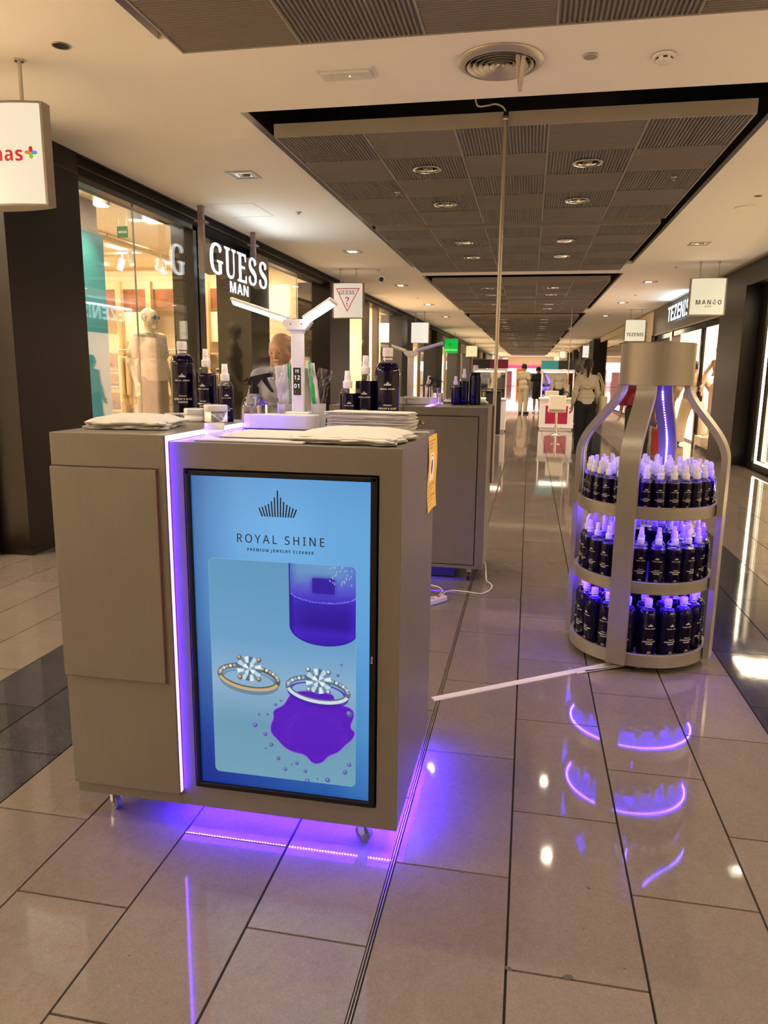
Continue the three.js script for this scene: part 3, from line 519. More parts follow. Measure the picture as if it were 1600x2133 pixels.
// far thin pipe
single('thin_pipe', cyl(0.012, 0.012, 2.1, 0.98, 2.13, -19.9), M.galv, 'far thin pipe rising from the make-up counter to the ceiling', 'pipe');
// ---------- white cable trunking on the floor ----------
{
  const a = [-0.36, -3.07], b = [0.5, -3.69], L = Math.hypot(b[0] - a[0], b[1] - a[1]);
  const t = thing('cable_trunking', 'flat white cable trunking across the floor from the front counter to the bottle stand', 'cable cover', [(a[0] + b[0]) / 2, 0, (a[1] + b[1]) / 2], Math.atan2(-(b[1] - a[1]), b[0] - a[0]));
  part('cover', at(extr([[-0.017, 0.0005], [0.017, 0.0005], [0.012, 0.008], [-0.012, 0.008]], L, 0), -L / 2, 0, 0, 0, PI / 2), M.whiteDull, t);
  part('lifted_end', at(box(0.3, 0.002, 0.028, 0, 0, 0, 0, 0, 0.03), L / 2 - 0.12, 0.0072, 0.035, 0, -0.12, 0), M.whiteDull, t);
  part('cable', tube([[L / 2 - 0.22, 0.006, 0.028], [L / 2 - 0.1, 0.006, 0.045], [L / 2, 0.006, 0.05], [L / 2 + 0.12, 0.006, 0.02]], 0.005), M.black, t, 'black cable');
}
// ---------- the bottles ----------
const crown = (c, x, y, w, h, lw) => { c.lineWidth = lw; c.lineCap = 'butt'; for (let i = -6; i <= 6; i++) { const a = Math.abs(i), top = [0, 0.26, 0.42, 0.52, 0.58, 0.64, 0.68][a]; c.beginPath(); c.moveTo(x + Math.sign(i) * (a * 0.068 + 0.005) * w * (a ? 1 : 0), y + h); c.lineTo(x + Math.sign(i) * a * 0.0835 * w, y + h * top); c.stroke(); } };
const printTex = canvasTex(512, 1024, (c) => {
  c.fillStyle = '#000'; c.fillRect(0, 0, 512, 1024); c.strokeStyle = '#fff'; c.fillStyle = '#fff';
  crown(c, 256, 130, 150, 80, 6);
  fitText(c, 'ROYAL SHINE', 'bold 44px sans-serif', 256, 275, 330, '#fff', 8);
  c.save(); c.transform(1, 0, -0.25, 1, 0, 0); fitText(c, 'Premium', 'italic 64px serif', 400, 580, 180, '#fff'); c.restore();
  fitText(c, 'JEWELRY & GLASS', 'bold 50px sans-serif', 256, 645, 420, '#fff', 3); fitText(c, 'CLEANER', 'bold 50px sans-serif', 256, 705, 220, '#fff', 3);
  fitText(c, '500 ML', 'bold 30px sans-serif', 256, 930, 90, '#fff'); fitText(c, '16.9 FL OZ', '24px sans-serif', 256, 965, 130, '#fff');
}, false);
const MB = {
  liquid: phys(lin(0.0032, 0.0014, 0.013), 0.05, { ior: 1.42, specularIntensity: 0.55 }),
  print: std(lin(0.62, 0.6, 0.62), 0.5, 0, { alphaMap: printTex, alphaTest: 0.4 }),
  cap: phys(lin(0.6, 0.58, 0.62), 0.32, { clearcoat: 0.2 }),
};
function arcTo(r0, y0, r1, y1, n = 7) { const o = []; for (let i = 0; i <= n; i++) { const a = i / n * PI / 2; o.push([r1 + (r0 - r1) * Math.cos(a), y0 + (y1 - y0) * Math.sin(a)]); } return o; }
const KINDS = { large: { r: 0.044, H: 0.285, s: 0.198, n: 0.24 }, medium: { r: 0.0355, H: 0.258, s: 0.158, n: 0.192 }, small: { r: 0.029, H: 0.205, s: 0.118, n: 0.143 } };
function bottleGeo(kind) {
  const { r, H, s, n } = KINDS[kind], nr = kind === 'large' ? 0.0145 : 0.0125;
  const fill = kind === 'large' ? 0.62 : 0.22, dome = arcTo(r, s, nr, n, 8), k = Math.max(1, Math.round(fill * 8));
  const under = [[0, 0.004], [r * 0.72, 0.002], [r * 0.9, 0.0], [r * 0.97, 0.004], [r, 0.012]];
  const liq = [...under, ...dome.slice(0, k + 1), [0, dome[k][1]]];
  const shell = [...dome.slice(k), [nr, n + 0.02]];
  const g = { liquid: creased(lathe(liq, 26), 0.7), shell: lathe(shell, 26), print: null };
  const h = s - 0.012; const p = new THREE.CylinderGeometry(r + 0.0007, r + 0.0007, h, 16, 1, true, -0.95, 1.9); p.translate(0, 0.008 + h / 2, 0); g.print = p;
  if (kind === 'large') {
    const c = [cyl(0.0175, 0.0182, 0.03, 0, H - 0.015, 0, 0, 0, 0, 24), at(ring(0.0165, 0.0145, 0.005, 20), 0, n + 0.004, 0)];
    for (let i = 0; i < 24; i++) c.push(box(0.0016, 0.024, 0.0012, Math.sin(i * PI / 12) * 0.0181, H - 0.017, Math.cos(i * PI / 12) * 0.0181, 0, i * PI / 12));
    g.cap = merge(c);
  } else {
    const c0 = n + 0.002, c1 = c0 + 0.025, f = (H - c1);
    const c = [creased(lathe([[0, c0], [0.0155, c0], [0.0165, c0 + 0.003], [0.0165, c1 - 0.002], [0.0155, c1], [0.0122, c1], [0.0105, c1 + f * 0.55], [0.0104, c1 + f * 0.56], [0.0098, H - 0.002], [0.009, H], [0, H]], 22), 0.4), cyl(0.0022, 0.0022, 0.004, 0, H - f * 0.35, 0.0105, PI / 2)];
    for (let i = 0; i < 18; i++) c.push(box(0.0014, f * 0.42, 0.001, Math.sin(i * PI / 9) * 0.0114, c1 + f * 0.26, Math.cos(i * PI / 9) * 0.0114, 0, i * PI / 9));
    g.cap = merge(c);
  }
  return g;
}
const BG = { large: bottleGeo('large'), medium: bottleGeo('medium'), small: bottleGeo('small') };
function bottle(kind, pos, turn, label, group) {
  const g = BG[kind], t = thing(kind === 'large' ? 'cleaner_bottle' : 'spray_bottle', label, 'bottle', pos, turn, group);
  part('bottle_body', g.liquid, MB.liquid, t); part('clear_shoulder', g.shell, M.clear, t, 'clear plastic shoulder'); part(kind === 'large' ? 'screw_cap' : 'spray_cap', g.cap, MB.cap, t); part('printed_label', g.print, MB.print, t, 'white printed lettering');
  return t;
}

// ---------- the front counter ----------
const KX0 = -1.377, KXM = -1.012, KX1 = -0.327, KZ = -1.943, KZB = -2.635, KT = 1.245, KTL = 1.264, KB = 0.1;
const kiosk = thing('sales_counter', 'front taupe sales counter on castors with a built-in screen and violet lights', 'counter', [0, 0, 0]);
{
  const inset = { x0: -0.966, x1: -0.388, y0: 0.165, y1: 1.171 };
  // right block with an opening for the screen
  const body = new THREE.Shape([[KXM + 0.002, KB + 0.002], [KX1 - 0.002, KB + 0.002], [KX1 - 0.002, KT - 0.002], [KXM + 0.002, KT - 0.002]].map(([x, y]) => new THREE.Vector2(x, y)));
  body.holes.push(new THREE.Path([[inset.x0, inset.y0], [inset.x0, inset.y1], [inset.x1, inset.y1], [inset.x1, inset.y0]].map(([x, y]) => new THREE.Vector2(x, y))));
  part('carcass', [at(new THREE.ExtrudeGeometry(body, { depth: KZ - KZB - 0.004, bevelEnabled: true, bevelSize: 0.002, bevelThickness: 0.002, bevelSegments: 2 }), 0, 0, KZB + 0.002), span(inset.x0 - 0.004, inset.x1 + 0.004, inset.y0 - 0.004, inset.y1 + 0.004, KZ - 0.08, KZ - 0.1)], M.laminate, kiosk);
  part('side_cabinet', [rspan(0.0025, KX0, KXM, 0.141, KTL, KZ + 0.016, KZB), span(KX0 + 0.003, KXM, KB, 0.142, KZ - 0.0005, KZB)], M.laminate, kiosk);
  const door = part('door', rspan(0.0022, KX0, KXM - 0.026, 0.512, 1.165, KZ + 0.0165, KZ + 0.026), M.laminate, kiosk);
  part('door_edge', span(KXM - 0.0262, KXM - 0.0255, 0.514, 1.163, KZ + 0.0165, KZ + 0.0255), std(lin(0.12, 0.03, 0.04), 0.5), door, 'door edge coloured dark red for the tape light on it');  // glow of the nearby tape put into the edge colour
  part('door_gap_shade', [span(KX0 + 0.001, KXM - 0.02, 1.165, 1.168, KZ + 0.0164, KZ + 0.0169), span(KX0 + 0.001, KXM - 0.02, 0.5095, 0.512, KZ + 0.0162, KZ + 0.0167)], M.shadowGap, kiosk);  // dark strips painted as the shadow line along the door
  // LED tape on the step between the two blocks
  const ledM = glow(lin(1.0, 0.32, 1.0), 1.5, 0xeeddff), ledTop = glow(lin(0.62, 0.5, 1.0), 2.6, 0xeeddff);
  part('light_strip', span(KXM + 0.0005, KXM + 0.004, 0.15, KTL - 0.004, KZ + 0.001, KZ + 0.015), ledM, kiosk, 'pink violet glowing tape on the front');
  part('light_strip', span(KXM + 0.0005, KXM + 0.004, KT + 0.002, KTL - 0.002, KZ + 0.012, KZB + 0.02), ledTop, kiosk, 'white violet glowing tape on the top');
  part('strip_edge', [span(KXM + 0.0003, KXM + 0.002, 0.14, KTL, KZ + 0.0152, KZ + 0.0162), span(KXM + 0.0042, KXM + 0.006, 0.15, KT, KZ, KZ + 0.0006)], M.blackPlastic, kiosk);
  rectLight(0.013, 1.09, 50 * LED, VIOLET, [KXM + 0.0055, 0.7, KZ + 0.009], [0, 0.7, KZ + 0.009], 'violet_front_light');
  rectLight(0.68, 0.012, 60 * LED, VIOLET, [KXM + 0.0055, KT + 0.012, (KZ + KZB) / 2 + 0.02], [0, KT + 0.012, (KZ + KZB) / 2 + 0.02], 'violet_top_light');
  // LED tape under the base: a tape with separate chips
  const y = 0.0945, zf = KZ - 0.125, xr = KX1 - 0.035, xl = -1.07, zb = KZB + 0.02, chips = [];
  part('under_tape', [span(xl, xr, y + 0.001, y + 0.0055, zf - 0.005, zf + 0.005), span(xr - 0.005, xr + 0.005, y + 0.001, y + 0.0055, zf, zb)], M.white, kiosk);
  for (let x = xl; x < xr; x += 0.0094) chips.push(at(new THREE.PlaneGeometry(0.0042, 0.0042), x, y - 0.003, zf, PI / 2));
  for (let z = zf; z > zb; z -= 0.0094) chips.push(at(new THREE.PlaneGeometry(0.0042, 0.0042), xr, y - 0.003, z, PI / 2));
  stuff(part('light_chips', chips, glow(lin(0.07, 0.025, 1.0), 1900, 0xffffff), kiosk, 'violet white light chips'));
  rectLight(xr - xl, 0.08, 36 * LED, VIOLET, [(xl + xr) / 2, y - 0.0018, zf], [(xl + xr) / 2, 0, zf], 'violet_under_light');
  rectLight(0.07, zf - zb, 46 * LED, VIOLET, [xr, y - 0.0018, (zf + zb) / 2], [xr, 0, (zf + zb) / 2], 'violet_under_light');
  for (const [x, z] of [[-1.305, -2.03], [-0.455, -2.03], [-1.3, -2.55], [-0.45, -2.55]]) {
    const c = new THREE.Group(); c.name = 'castor'; kiosk.add(c); c.position.set(x, 0, z); c.rotation.y = x < -1 ? 0.9 : 1.2;
    part('wheel', [cyl(0.027, 0.027, 0.018, 0, 0.0275, 0.012, 0, 0, PI / 2, 28), cyl(0.018, 0.018, 0.022, 0, 0.0275, 0.012, 0, 0, PI / 2, 24)], M.rubber, c);
    part('fork', [rbox(0.003, 0.05, 0.024, 0.001, -0.0135, 0.052, 0.008, -0.15), rbox(0.003, 0.05, 0.024, 0.001, 0.0135, 0.052, 0.008, -0.15), rbox(0.03, 0.012, 0.034, 0.003, 0, 0.082, 0), cyl(0.005, 0.005, 0.034, 0, 0.0275, 0.012, 0, 0, PI / 2), cyl(0.022, 0.022, 0.012, 0, 0.093, 0)], M.steel, c);
  }
}
// the screen
{
  const W = 900, H = 1610;
  const tex = canvasTex(W, H, (c) => {
    const lg = c.createRadialGradient(W * 0.52, H * 0.17, 60, W * 0.5, H * 0.4, H * 0.66);
    lg.addColorStop(0, '#72b6ee'); lg.addColorStop(0.4, '#5ea2dc'); lg.addColorStop(0.75, '#3f86c6'); lg.addColorStop(1, '#1a55a8'); c.fillStyle = lg; c.fillRect(0, 0, W, H);
    const l2 = c.createLinearGradient(0, 0, W, 0); l2.addColorStop(0, 'rgba(8,50,130,.42)'); l2.addColorStop(0.1, 'rgba(8,50,130,.16)'); l2.addColorStop(0.25, 'rgba(8,50,130,0)'); l2.addColorStop(0.75, 'rgba(120,190,240,0)'); l2.addColorStop(1, 'rgba(120,190,240,.3)'); c.fillStyle = l2; c.fillRect(0, 0, W, H);
    const l3 = c.createRadialGradient(0, H * 0.96, 40, 0, H * 0.96, H * 0.5); l3.addColorStop(0, 'rgba(5,40,150,.8)'); l3.addColorStop(0.5, 'rgba(5,40,150,.35)'); l3.addColorStop(1, 'rgba(5,40,150,0)'); c.fillStyle = l3; c.fillRect(0, 0, W, H);
    c.strokeStyle = '#10131c'; crown(c, W * 0.49, H * 0.037, W * 0.208, H * 0.079, 6.5);
    fitText(c, 'ROYAL SHINE', '80px sans-serif', W * 0.5, H * 0.186, W * 0.5, '#10131c', 15);
    fitText(c, 'PREMIUM JEWELRY CLEANER', 'bold 40px sans-serif', W * 0.5, H * 0.2195, W * 0.375, '#10131c', 7);
    // the picture panel
    const px = W * 0.085, py = H * 0.253, pw = W * 0.835, ph = H * 0.705;
    c.save(); c.beginPath(); c.roundRect(px, py, pw, ph, 26); c.clip();
    const pg = c.createLinearGradient(0, py, 0, py + ph); pg.addColorStop(0, '#5d9cc6'); pg.addColorStop(0.35, '#6ba3cf'); pg.addColorStop(0.55, '#8fb6d8'); pg.addColorStop(0.75, '#6f9fbc'); pg.addColorStop(1, '#75a8be'); c.fillStyle = pg; c.fillRect(px, py, pw, ph);
    let k = 5; const q = () => (k = (k * 16807) % 2147483647) / 2147483647;
    c.fillStyle = 'rgba(40,80,110,.22)'; for (let i = 0; i < 900; i++) { const y = H * (0.62 + 0.34 * q()); c.fillRect(px + pw * q(), y, 2 + 2 * q(), 1.6); }
    // beaker of violet liquid
    const bx0 = W * 0.55, bx1 = W * 0.935, bt = H * 0.25, lq = H * 0.345, bb = H * 0.515, bc = (bx0 + bx1) / 2, br = (bx1 - bx0) / 2;
    const hz = (g, ...st) => { st.forEach(([p, col]) => g.addColorStop(p, col)); return g; };
    c.fillStyle = hz(c.createLinearGradient(bx0, 0, bx1, 0), [0, 'rgba(70,90,200,.75)'], [0.12, 'rgba(110,150,205,.6)'], [0.6, 'rgba(120,160,215,.5)'], [1, 'rgba(80,100,210,.75)']); c.fillRect(bx0, bt, bx1 - bx0, lq - bt + 20);
    c.fillStyle = hz(c.createLinearGradient(0, bt + 40, 0, lq + 30), [0, 'rgba(70,60,200,0)'], [1, 'rgba(70,50,210,.8)']); c.fillRect(bx0, bt + 40, bx1 - bx0, lq - bt);
    const fill = (col, y0, y1, e) => { c.fillStyle = col; c.beginPath(); c.moveTo(bx0, y0); c.lineTo(bx0, y1 - 110); c.bezierCurveTo(bx0 + 6, y1 + 12, bx1 - 6, y1 + 12, bx1, y1 - 110); c.lineTo(bx1, y0); c.ellipse(bc, y0, br, e, 0, 0, PI); c.fill(); };
    fill(hz(c.createLinearGradient(0, lq, 0, bb), [0, '#3f2fc4'], [0.25, '#2c12ac'], [0.55, '#240398'], [0.72, '#3d18c6'], [0.9, '#3410b4'], [1, '#5c30e0']), lq, bb, 4);
    fill(hz(c.createLinearGradient(bx0, 0, bx1, 0), [0, 'rgba(20,0,120,.7)'], [0.08, 'rgba(70,40,220,.35)'], [0.3, 'rgba(60,30,200,0)'], [0.8, 'rgba(60,30,200,0)'], [0.94, 'rgba(90,50,235,.4)'], [1, 'rgba(20,0,120,.6)']), lq, bb, 4);
    c.fillStyle = hz(c.createLinearGradient(0, lq - 64, 0, lq + 40), [0, 'rgba(100,110,215,.75)'], [1, 'rgba(60,40,205,.9)']); c.beginPath(); c.ellipse(bc, lq - 12, br, 52, 0, 0, 7); c.fill();
    c.save(); c.shadowColor = '#2a0aa0'; c.shadowBlur = 26; c.fillStyle = 'rgba(42,12,165,.8)'; c.fillRect(bc - 58, bt + 72, 112, 76); c.restore();
    for (let i = 0; i < 130; i++) { const a = 0.08 + (PI - 0.16) * i / 129; c.fillStyle = i % 3 ? 'rgba(150,150,245,.75)' : 'rgba(60,40,190,.9)'; c.beginPath(); c.arc(bc + (br - 2) * Math.cos(a), lq - 12 + 52 * Math.sin(a) + 3 * q(), 2.4 + 2 * q(), 0, 7); c.fill(); }
    c.strokeStyle = 'rgba(40,10,150,.9)'; c.lineWidth = 6; c.beginPath(); c.moveTo(bx0, bt); c.lineTo(bx0, bb - 110); c.bezierCurveTo(bx0 + 6, bb + 12, bx1 - 6, bb + 12, bx1, bb - 110); c.stroke();
    for (let i = 0; i < 30; i++) { c.fillStyle = 'rgba(200,215,250,.7)'; c.beginPath(); c.ellipse(bc + 20 + (br - 30) * q() * 0.9, bt + 10 + 90 * q(), 2.5, 5, 0, 0, 7); c.fill(); }
    // splash
    c.fillStyle = '#5a14c4'; c.beginPath();
    [[0.566, 0.660], [0.680, 0.652], [0.794, 0.656], [0.799, 0.674], [0.823, 0.691], [0.895, 0.695], [0.917, 0.719], [0.891, 0.752], [0.896, 0.767], [0.922, 0.775], [0.901, 0.802], [0.863, 0.820], [0.824, 0.848], [0.761, 0.864], [0.737, 0.886], [0.688, 0.897], [0.659, 0.888], [0.630, 0.867], [0.563, 0.865], [0.505, 0.851], [0.467, 0.827], [0.429, 0.808], [0.425, 0.782], [0.449, 0.755], [0.440, 0.729], [0.508, 0.710], [0.532, 0.683]].forEach((p, i, a) => { const n = a[(i + 1) % a.length], m = [(p[0] + n[0]) / 2 * W, (p[1] + n[1]) / 2 * H]; if (!i) { const l = a[a.length - 1]; c.moveTo((p[0] + l[0]) / 2 * W, (p[1] + l[1]) / 2 * H); } c.quadraticCurveTo(p[0] * W, p[1] * H, ...m); });
    c.fill(); c.lineWidth = 5; c.strokeStyle = 'rgba(150,110,220,.8)'; c.stroke();
    c.fillStyle = 'rgba(130,70,220,.5)'; for (let i = 0; i < 500; i++) { const a = q() * 6.28, r = 0.75 + 0.22 * q(); c.beginPath(); c.arc(W * 0.69 + Math.cos(a) * r * W * 0.19, H * 0.8 + Math.sin(a) * r * H * 0.09, 1.6, 0, 7); c.fill(); }
    for (const [x, y, r] of [[0.335, 0.785, 13], [0.41, 0.745, 7], [0.36, 0.748, 7], [0.395, 0.812, 11], [0.43, 0.846, 11], [0.47, 0.89, 11], [0.58, 0.9, 10], [0.63, 0.924, 10], [0.51, 0.925, 10], [0.64, 0.957, 13], [0.76, 0.945, 13], [0.86, 0.912, 12], [0.885, 0.885, 11], [0.885, 0.716, 17], [0.46, 0.71, 8], [0.49, 0.695, 6], [0.82, 0.595, 8], [0.84, 0.56, 6], [0.395, 0.86, 6], [0.55, 0.905, 5], [0.7, 0.945, 5]]) { c.fillStyle = '#5a58a8'; c.beginPath(); c.arc(x * W, y * H, r, 0, 7); c.fill(); c.fillStyle = '#8a8cd4'; c.beginPath(); c.arc(x * W - r * 0.2, y * H - r * 0.25, r * 0.5, 0, 7); c.fill(); }
    // two rings
    const ringAt = (cx, cy, metal, dark, under) => {
      const rx = W * 0.172, ry = H * 0.037; c.fillStyle = under; c.beginPath(); c.ellipse(cx, cy + 26, rx * 1.02, ry * 1.08, 0.08, 0, 7); c.ellipse(cx, cy + 14, rx * 0.86, ry * 0.75, 0.08, 0, 7, true); c.fill('evenodd');
      c.lineWidth = 26; c.strokeStyle = dark; c.beginPath(); c.ellipse(cx, cy, rx, ry, 0.08, 0, 7); c.stroke(); c.lineWidth = 17; c.strokeStyle = metal; c.beginPath(); c.ellipse(cx, cy + 3, rx, ry, 0.08, 0.2, PI - 0.2); c.stroke();
      for (let i = 0; i < 19; i++) { const a = PI * (1.02 + 0.96 * i / 18), x = cx + rx * Math.cos(a), y = cy + ry * Math.sin(a) + 14 * Math.cos(a) * 0.5 - 3; c.fillStyle = i % 2 ? '#dfeaf2' : '#9fb4c2'; c.beginPath(); c.arc(x, y, 9, 0, 7); c.fill(); c.strokeStyle = dark; c.lineWidth = 2; c.stroke(); }
      const sx = cx + 4, sy = cy - 46, r = 66; c.fillStyle = '#a9c6d8'; c.beginPath(); c.arc(sx, sy, r, 0, 7); c.fill();
      for (let i = 0; i < 16; i++) { const a = i * PI / 8; c.fillStyle = ['#eef7ff', '#6f93ac', '#c8deec', '#4f7189'][(i * 7 + (metal.length)) % 4]; c.beginPath(); c.moveTo(sx + 20 * Math.cos(a), sy + 20 * Math.sin(a)); c.lineTo(sx + r * Math.cos(a), sy + r * Math.sin(a)); c.lineTo(sx + r * Math.cos(a + 0.34), sy + r * Math.sin(a + 0.34)); c.fill(); }
      for (let i = 0; i < 8; i++) { const a = i * PI / 4 + 0.2; c.fillStyle = ['#ffffff', '#7fa5bf', '#d6e8f4', '#5d8099'][(i * 3) % 4]; c.beginPath(); c.moveTo(sx, sy); c.lineTo(sx + 34 * Math.cos(a), sy + 34 * Math.sin(a)); c.lineTo(sx + 34 * Math.cos(a + 0.78), sy + 34 * Math.sin(a + 0.78)); c.fill(); }
      for (const [u, v] of [[-52, -56], [52, -50], [-50, 48], [50, 52]]) { c.fillStyle = dark; c.beginPath(); c.arc(sx + u, sy + v, 13, 0, 7); c.fill(); c.fillStyle = metal; c.beginPath(); c.arc(sx + u - 2, sy + v - 3, 8, 0, 7); c.fill(); }
    };
    ringAt(W * 0.303, H * 0.628, '#cbb490', '#6b5c46', 'rgba(50,70,90,.35)'); ringAt(W * 0.705, H * 0.648, '#d8e4ee', '#5b6f84', 'rgba(70,20,170,.75)');
    c.restore();
    c.strokeStyle = 'rgba(170,210,240,.35)'; c.lineWidth = 3; c.beginPath(); c.roundRect(px, py, pw, ph, 26); c.stroke();
  });
  const t = thing('television', 'upright screen showing two diamond rings and violet splash, set in the front counter', 'screen', [-0.677, 0.668, KZ]);
  const w = 0.564, h = 0.994, b = 0.014;
  part('bezel', [rspan(0.003, -w / 2, -w / 2 + b, -h / 2, h / 2, -0.03, 0.007), rspan(0.003, w / 2 - b - 0.004, w / 2, -h / 2, h / 2, -0.03, 0.007), rspan(0.003, -w / 2, w / 2, h / 2 - b, h / 2, -0.03, 0.007), rspan(0.003, -w / 2, w / 2, -h / 2, -h / 2 + b + 0.002, -0.03, 0.007), span(-w / 2 + 0.004, w / 2 - 0.004, -h / 2 + 0.004, h / 2 - 0.004, -0.05, -0.006)], M.blackPlastic, t);
  const g = new THREE.PlaneGeometry(w - 2 * b - 0.003, h - 2 * b - 0.001); g.translate(-0.0015, 0.001, 0);
  const scr = part('screen', g, std(0x000000, 0.25, 0, { emissive: 0xffffff, emissiveMap: tex, emissiveIntensity: 0.66 }), t); scr.position.z = -0.004;
  const lt = canvasTex(256, 64, (c) => { c.fillStyle = '#000'; c.fillRect(0, 0, 256, 64); fitText(c, 'PEAQ', 'bold 44px sans-serif', 128, 34, 150, '#fff', 8); }, false);
  const lg = new THREE.PlaneGeometry(0.036, 0.009); lg.rotateZ(-PI / 2); part('maker_mark', lg, std(lin(0.5, 0.5, 0.5), 0.5, 0, { alphaMap: lt, alphaTest: 0.4 }), t).position.set(w / 2 - b / 2 - 0.003, -0.03, 0.0078);
  rectLight(w * 0.94, h * 0.96, 0.34, new THREE.Color().setRGB(0.3, 0.55, 1), [-0.677, 0.668, KZ + 0.012], [-0.677, 0.668, 0], 'screen_light');
}
// notice stuck to the right side of the counter
{
  const tex = canvasTex(256, 512, (c) => { c.fillStyle = '#e0b865'; c.fillRect(0, 0, 256, 512); c.fillStyle = '#f2ead8'; c.fillRect(60, 120, 130, 190); c.fillStyle = '#333'; c.fillRect(100, 135, 50, 8); c.beginPath(); c.ellipse(128, 215, 26, 52, 0.1, 0, 7); c.fill(); c.fillStyle = 'rgba(90,60,20,.55)'; for (let i = 0; i < 3; i++) c.fillRect(25, 35 + 22 * i, 200 - 40 * i, 6); for (let i = 0; i < 6; i++) { c.fillRect(20, 340 + 26 * i, 210 - (i % 3) * 40, 5); } c.fillRect(14, 330, 228, 3); c.fillRect(14, 412, 228, 3); });
  const g = new THREE.PlaneGeometry(0.175, 0.265, 6, 10), p = g.attributes.position; for (let i = 0; i < p.count; i++) p.setZ(i, 0.0015 + 0.007 * Math.max(0, p.getX(i) / 0.0875) ** 2 + 0.002 * Math.sin(p.getY(i) * 30)); g.computeVertexNormals();
  const t = thing('paper_notice', 'yellowish paper notice stuck on the right side of the front counter', 'notice', [KX1 + 0.0006, 1.10, -2.553], PI / 2); part('sheet', g, std(0xffffff, 0.85, 0, { map: tex }), t);
}
// ---------- things on the front counter ----------
bottle('large', [-1.265, KTL, -2.575], 0.38, 'tall capped bottle of dark violet cleaner, leftmost on the front counter');
bottle('medium', [-1.163, KTL, -2.555], 0.0, 'middle-sized spray bottle of violet cleaner second from left on the front counter');
bottle('small', [-1.074, KTL, -2.515], 0.55, 'small spray bottle of violet cleaner behind the white jars on the front counter');
bottle('small', [-0.624, KT, -2.53], 0.42, 'small spray bottle of violet cleaner behind the paper stack, at its left end');
bottle('medium', [-0.568, KT, -2.565], 0.1, 'middle-sized spray bottle of violet cleaner behind the middle of the paper stack');
bottle('large', [-0.49, KT, -2.57], 0.2, 'tall capped bottle of dark violet cleaner, right end of the front counter');
// two more behind them, standing on the next counter's edge
function sheetGeo(w, d, t, wob, s, droop = 0) {
  const g = new THREE.BoxGeometry(w, t, d, 18, 1, 14), p = g.attributes.position; const n = noiseField(64, 7, s), n2 = noiseField(64, 18, s + 1);
  for (let i = 0; i < p.count; i++) { const x = p.getX(i), z = p.getZ(i), u = (x / w + 0.5) * 63, v = (z / d + 0.5) * 63, e = Math.max(Math.abs(x / w), Math.abs(z / d)) * 2; p.setXYZ(i, x + (n(v, 5) - 0.5) * wob * 2.4 * Math.abs(x / w) * 2, p.getY(i) * (e > 0.95 ? 0.55 : 1) + (n2(u, v) - 0.5) * wob * 0.12 - droop * e ** 3, z + (n(u, 40) - 0.5) * wob * 2.4 * Math.abs(z / d) * 2); }
  g.computeVertexNormals(); return g;
}
function sheetStack(label, pos, turn, w, d, n, th, wob, m, s, name = 'paper_towels') {
  const t = thing(name, label, 'paper towels', pos, turn);
  for (let i = 0; i < n; i++) { const o = part('folded_sheet', sheetGeo(w - wob * 1.6 * rnd(), d - wob * 1.6 * rnd(), th * 1.02, wob, s + i, wob > 0.007 ? th * 0.55 * i : 0), m, t); o.position.set((rnd() - 0.5) * 0.012, th * (i + 0.5) + 0.0012, (rnd() - 0.5) * 0.012); o.rotation.y = (rnd() - 0.5) * 0.05; }
  return t;
}
sheetStack('white folded paper towels lying on the left end of the front counter', [-1.232, KTL, -2.17], 0.12, 0.25, 0.23, 6, 0.0072, 0.014, M.towel, 60);
sheetStack('pile of white cloths on the front counter, before the tall paper stack', [-0.5, KT, -2.12], -0.09, 0.31, 0.27, 7, 0.0058, 0.013, M.towel, 80);
sheetStack('tall white stack of folded paper before the right bottles on the front counter', [-0.515, KT, -2.435], -0.1, 0.29, 0.12, 16, 0.0044, 0.005, M.paper, 100, 'paper_stack');
{
  const t = thing('work_board', 'thin white board with a white cloth lying along the front edge of the counter', 'board', [-0.775, KT, -2.13], -0.03);
  part('board', rspan(0.004, -0.17, 0.165, 0, 0.008, -0.16, 0.155), M.whitePlastic, t); const c = part('cloth', sheetGeo(0.27, 0.26, 0.005, 0.006, 130), M.towel, t); c.position.set(0.012, 0.0112, -0.02);
}
single('business_card', rbox(0.085, 0.0006, 0.05, 0.0002, -0.372, KT + 0.0009, -2.5, 0, 0.3), M.whitePlastic, 'white card lying near the rear right corner of the front counter', 'card');
function jar(label, x, y, z, r, h, lid, m) {
  const t = thing('cosmetic_jar', label, 'jar', [x, y, z]);
  part('jar_body', lathe([[0, 0], [r * 0.94, 0], [r * 0.98, 0.004], [r * 0.98, h - lid], [0, h - lid]].map((p) => p), 30), m, t); part('lid', creased(lathe([[0, h - lid], [r, h - lid], [r * 1.01, h - lid + 0.003], [r * 1.01, h - 0.003], [r * 0.96, h], [0, h]], 36), 0.5), M.whitePlastic, t);
}
jar('low white jar with a white lid behind the towels on the front counter', -1.177, KTL, -2.485, 0.041, 0.047, 0.02, M.whitePlastic);
{
  const tx = canvasTex(256, 64, (c) => { c.fillStyle = '#e6e4e2'; c.fillRect(0, 0, 256, 64); c.fillStyle = '#6b6770'; for (let k = 0; k < 2; k++) { c.beginPath(); c.moveTo(k * 128, 0); c.lineTo(k * 128 + 90, 0); c.lineTo(k * 128 + 40, 30); c.lineTo(k * 128, 44); c.fill(); } for (let i = 0; i < 300; i++) { c.fillStyle = i % 2 ? '#fff' : '#8a8690'; c.fillRect((i * 37) % 256, (i * 23) % 40, 2, 2); } });
  jar('taller white lidded jar with a grey glittery label on the front counter', -1.095, KTL, -2.475, 0.0415, 0.062, 0.022, phys(0xffffff, 0.3, { map: tx }));
}
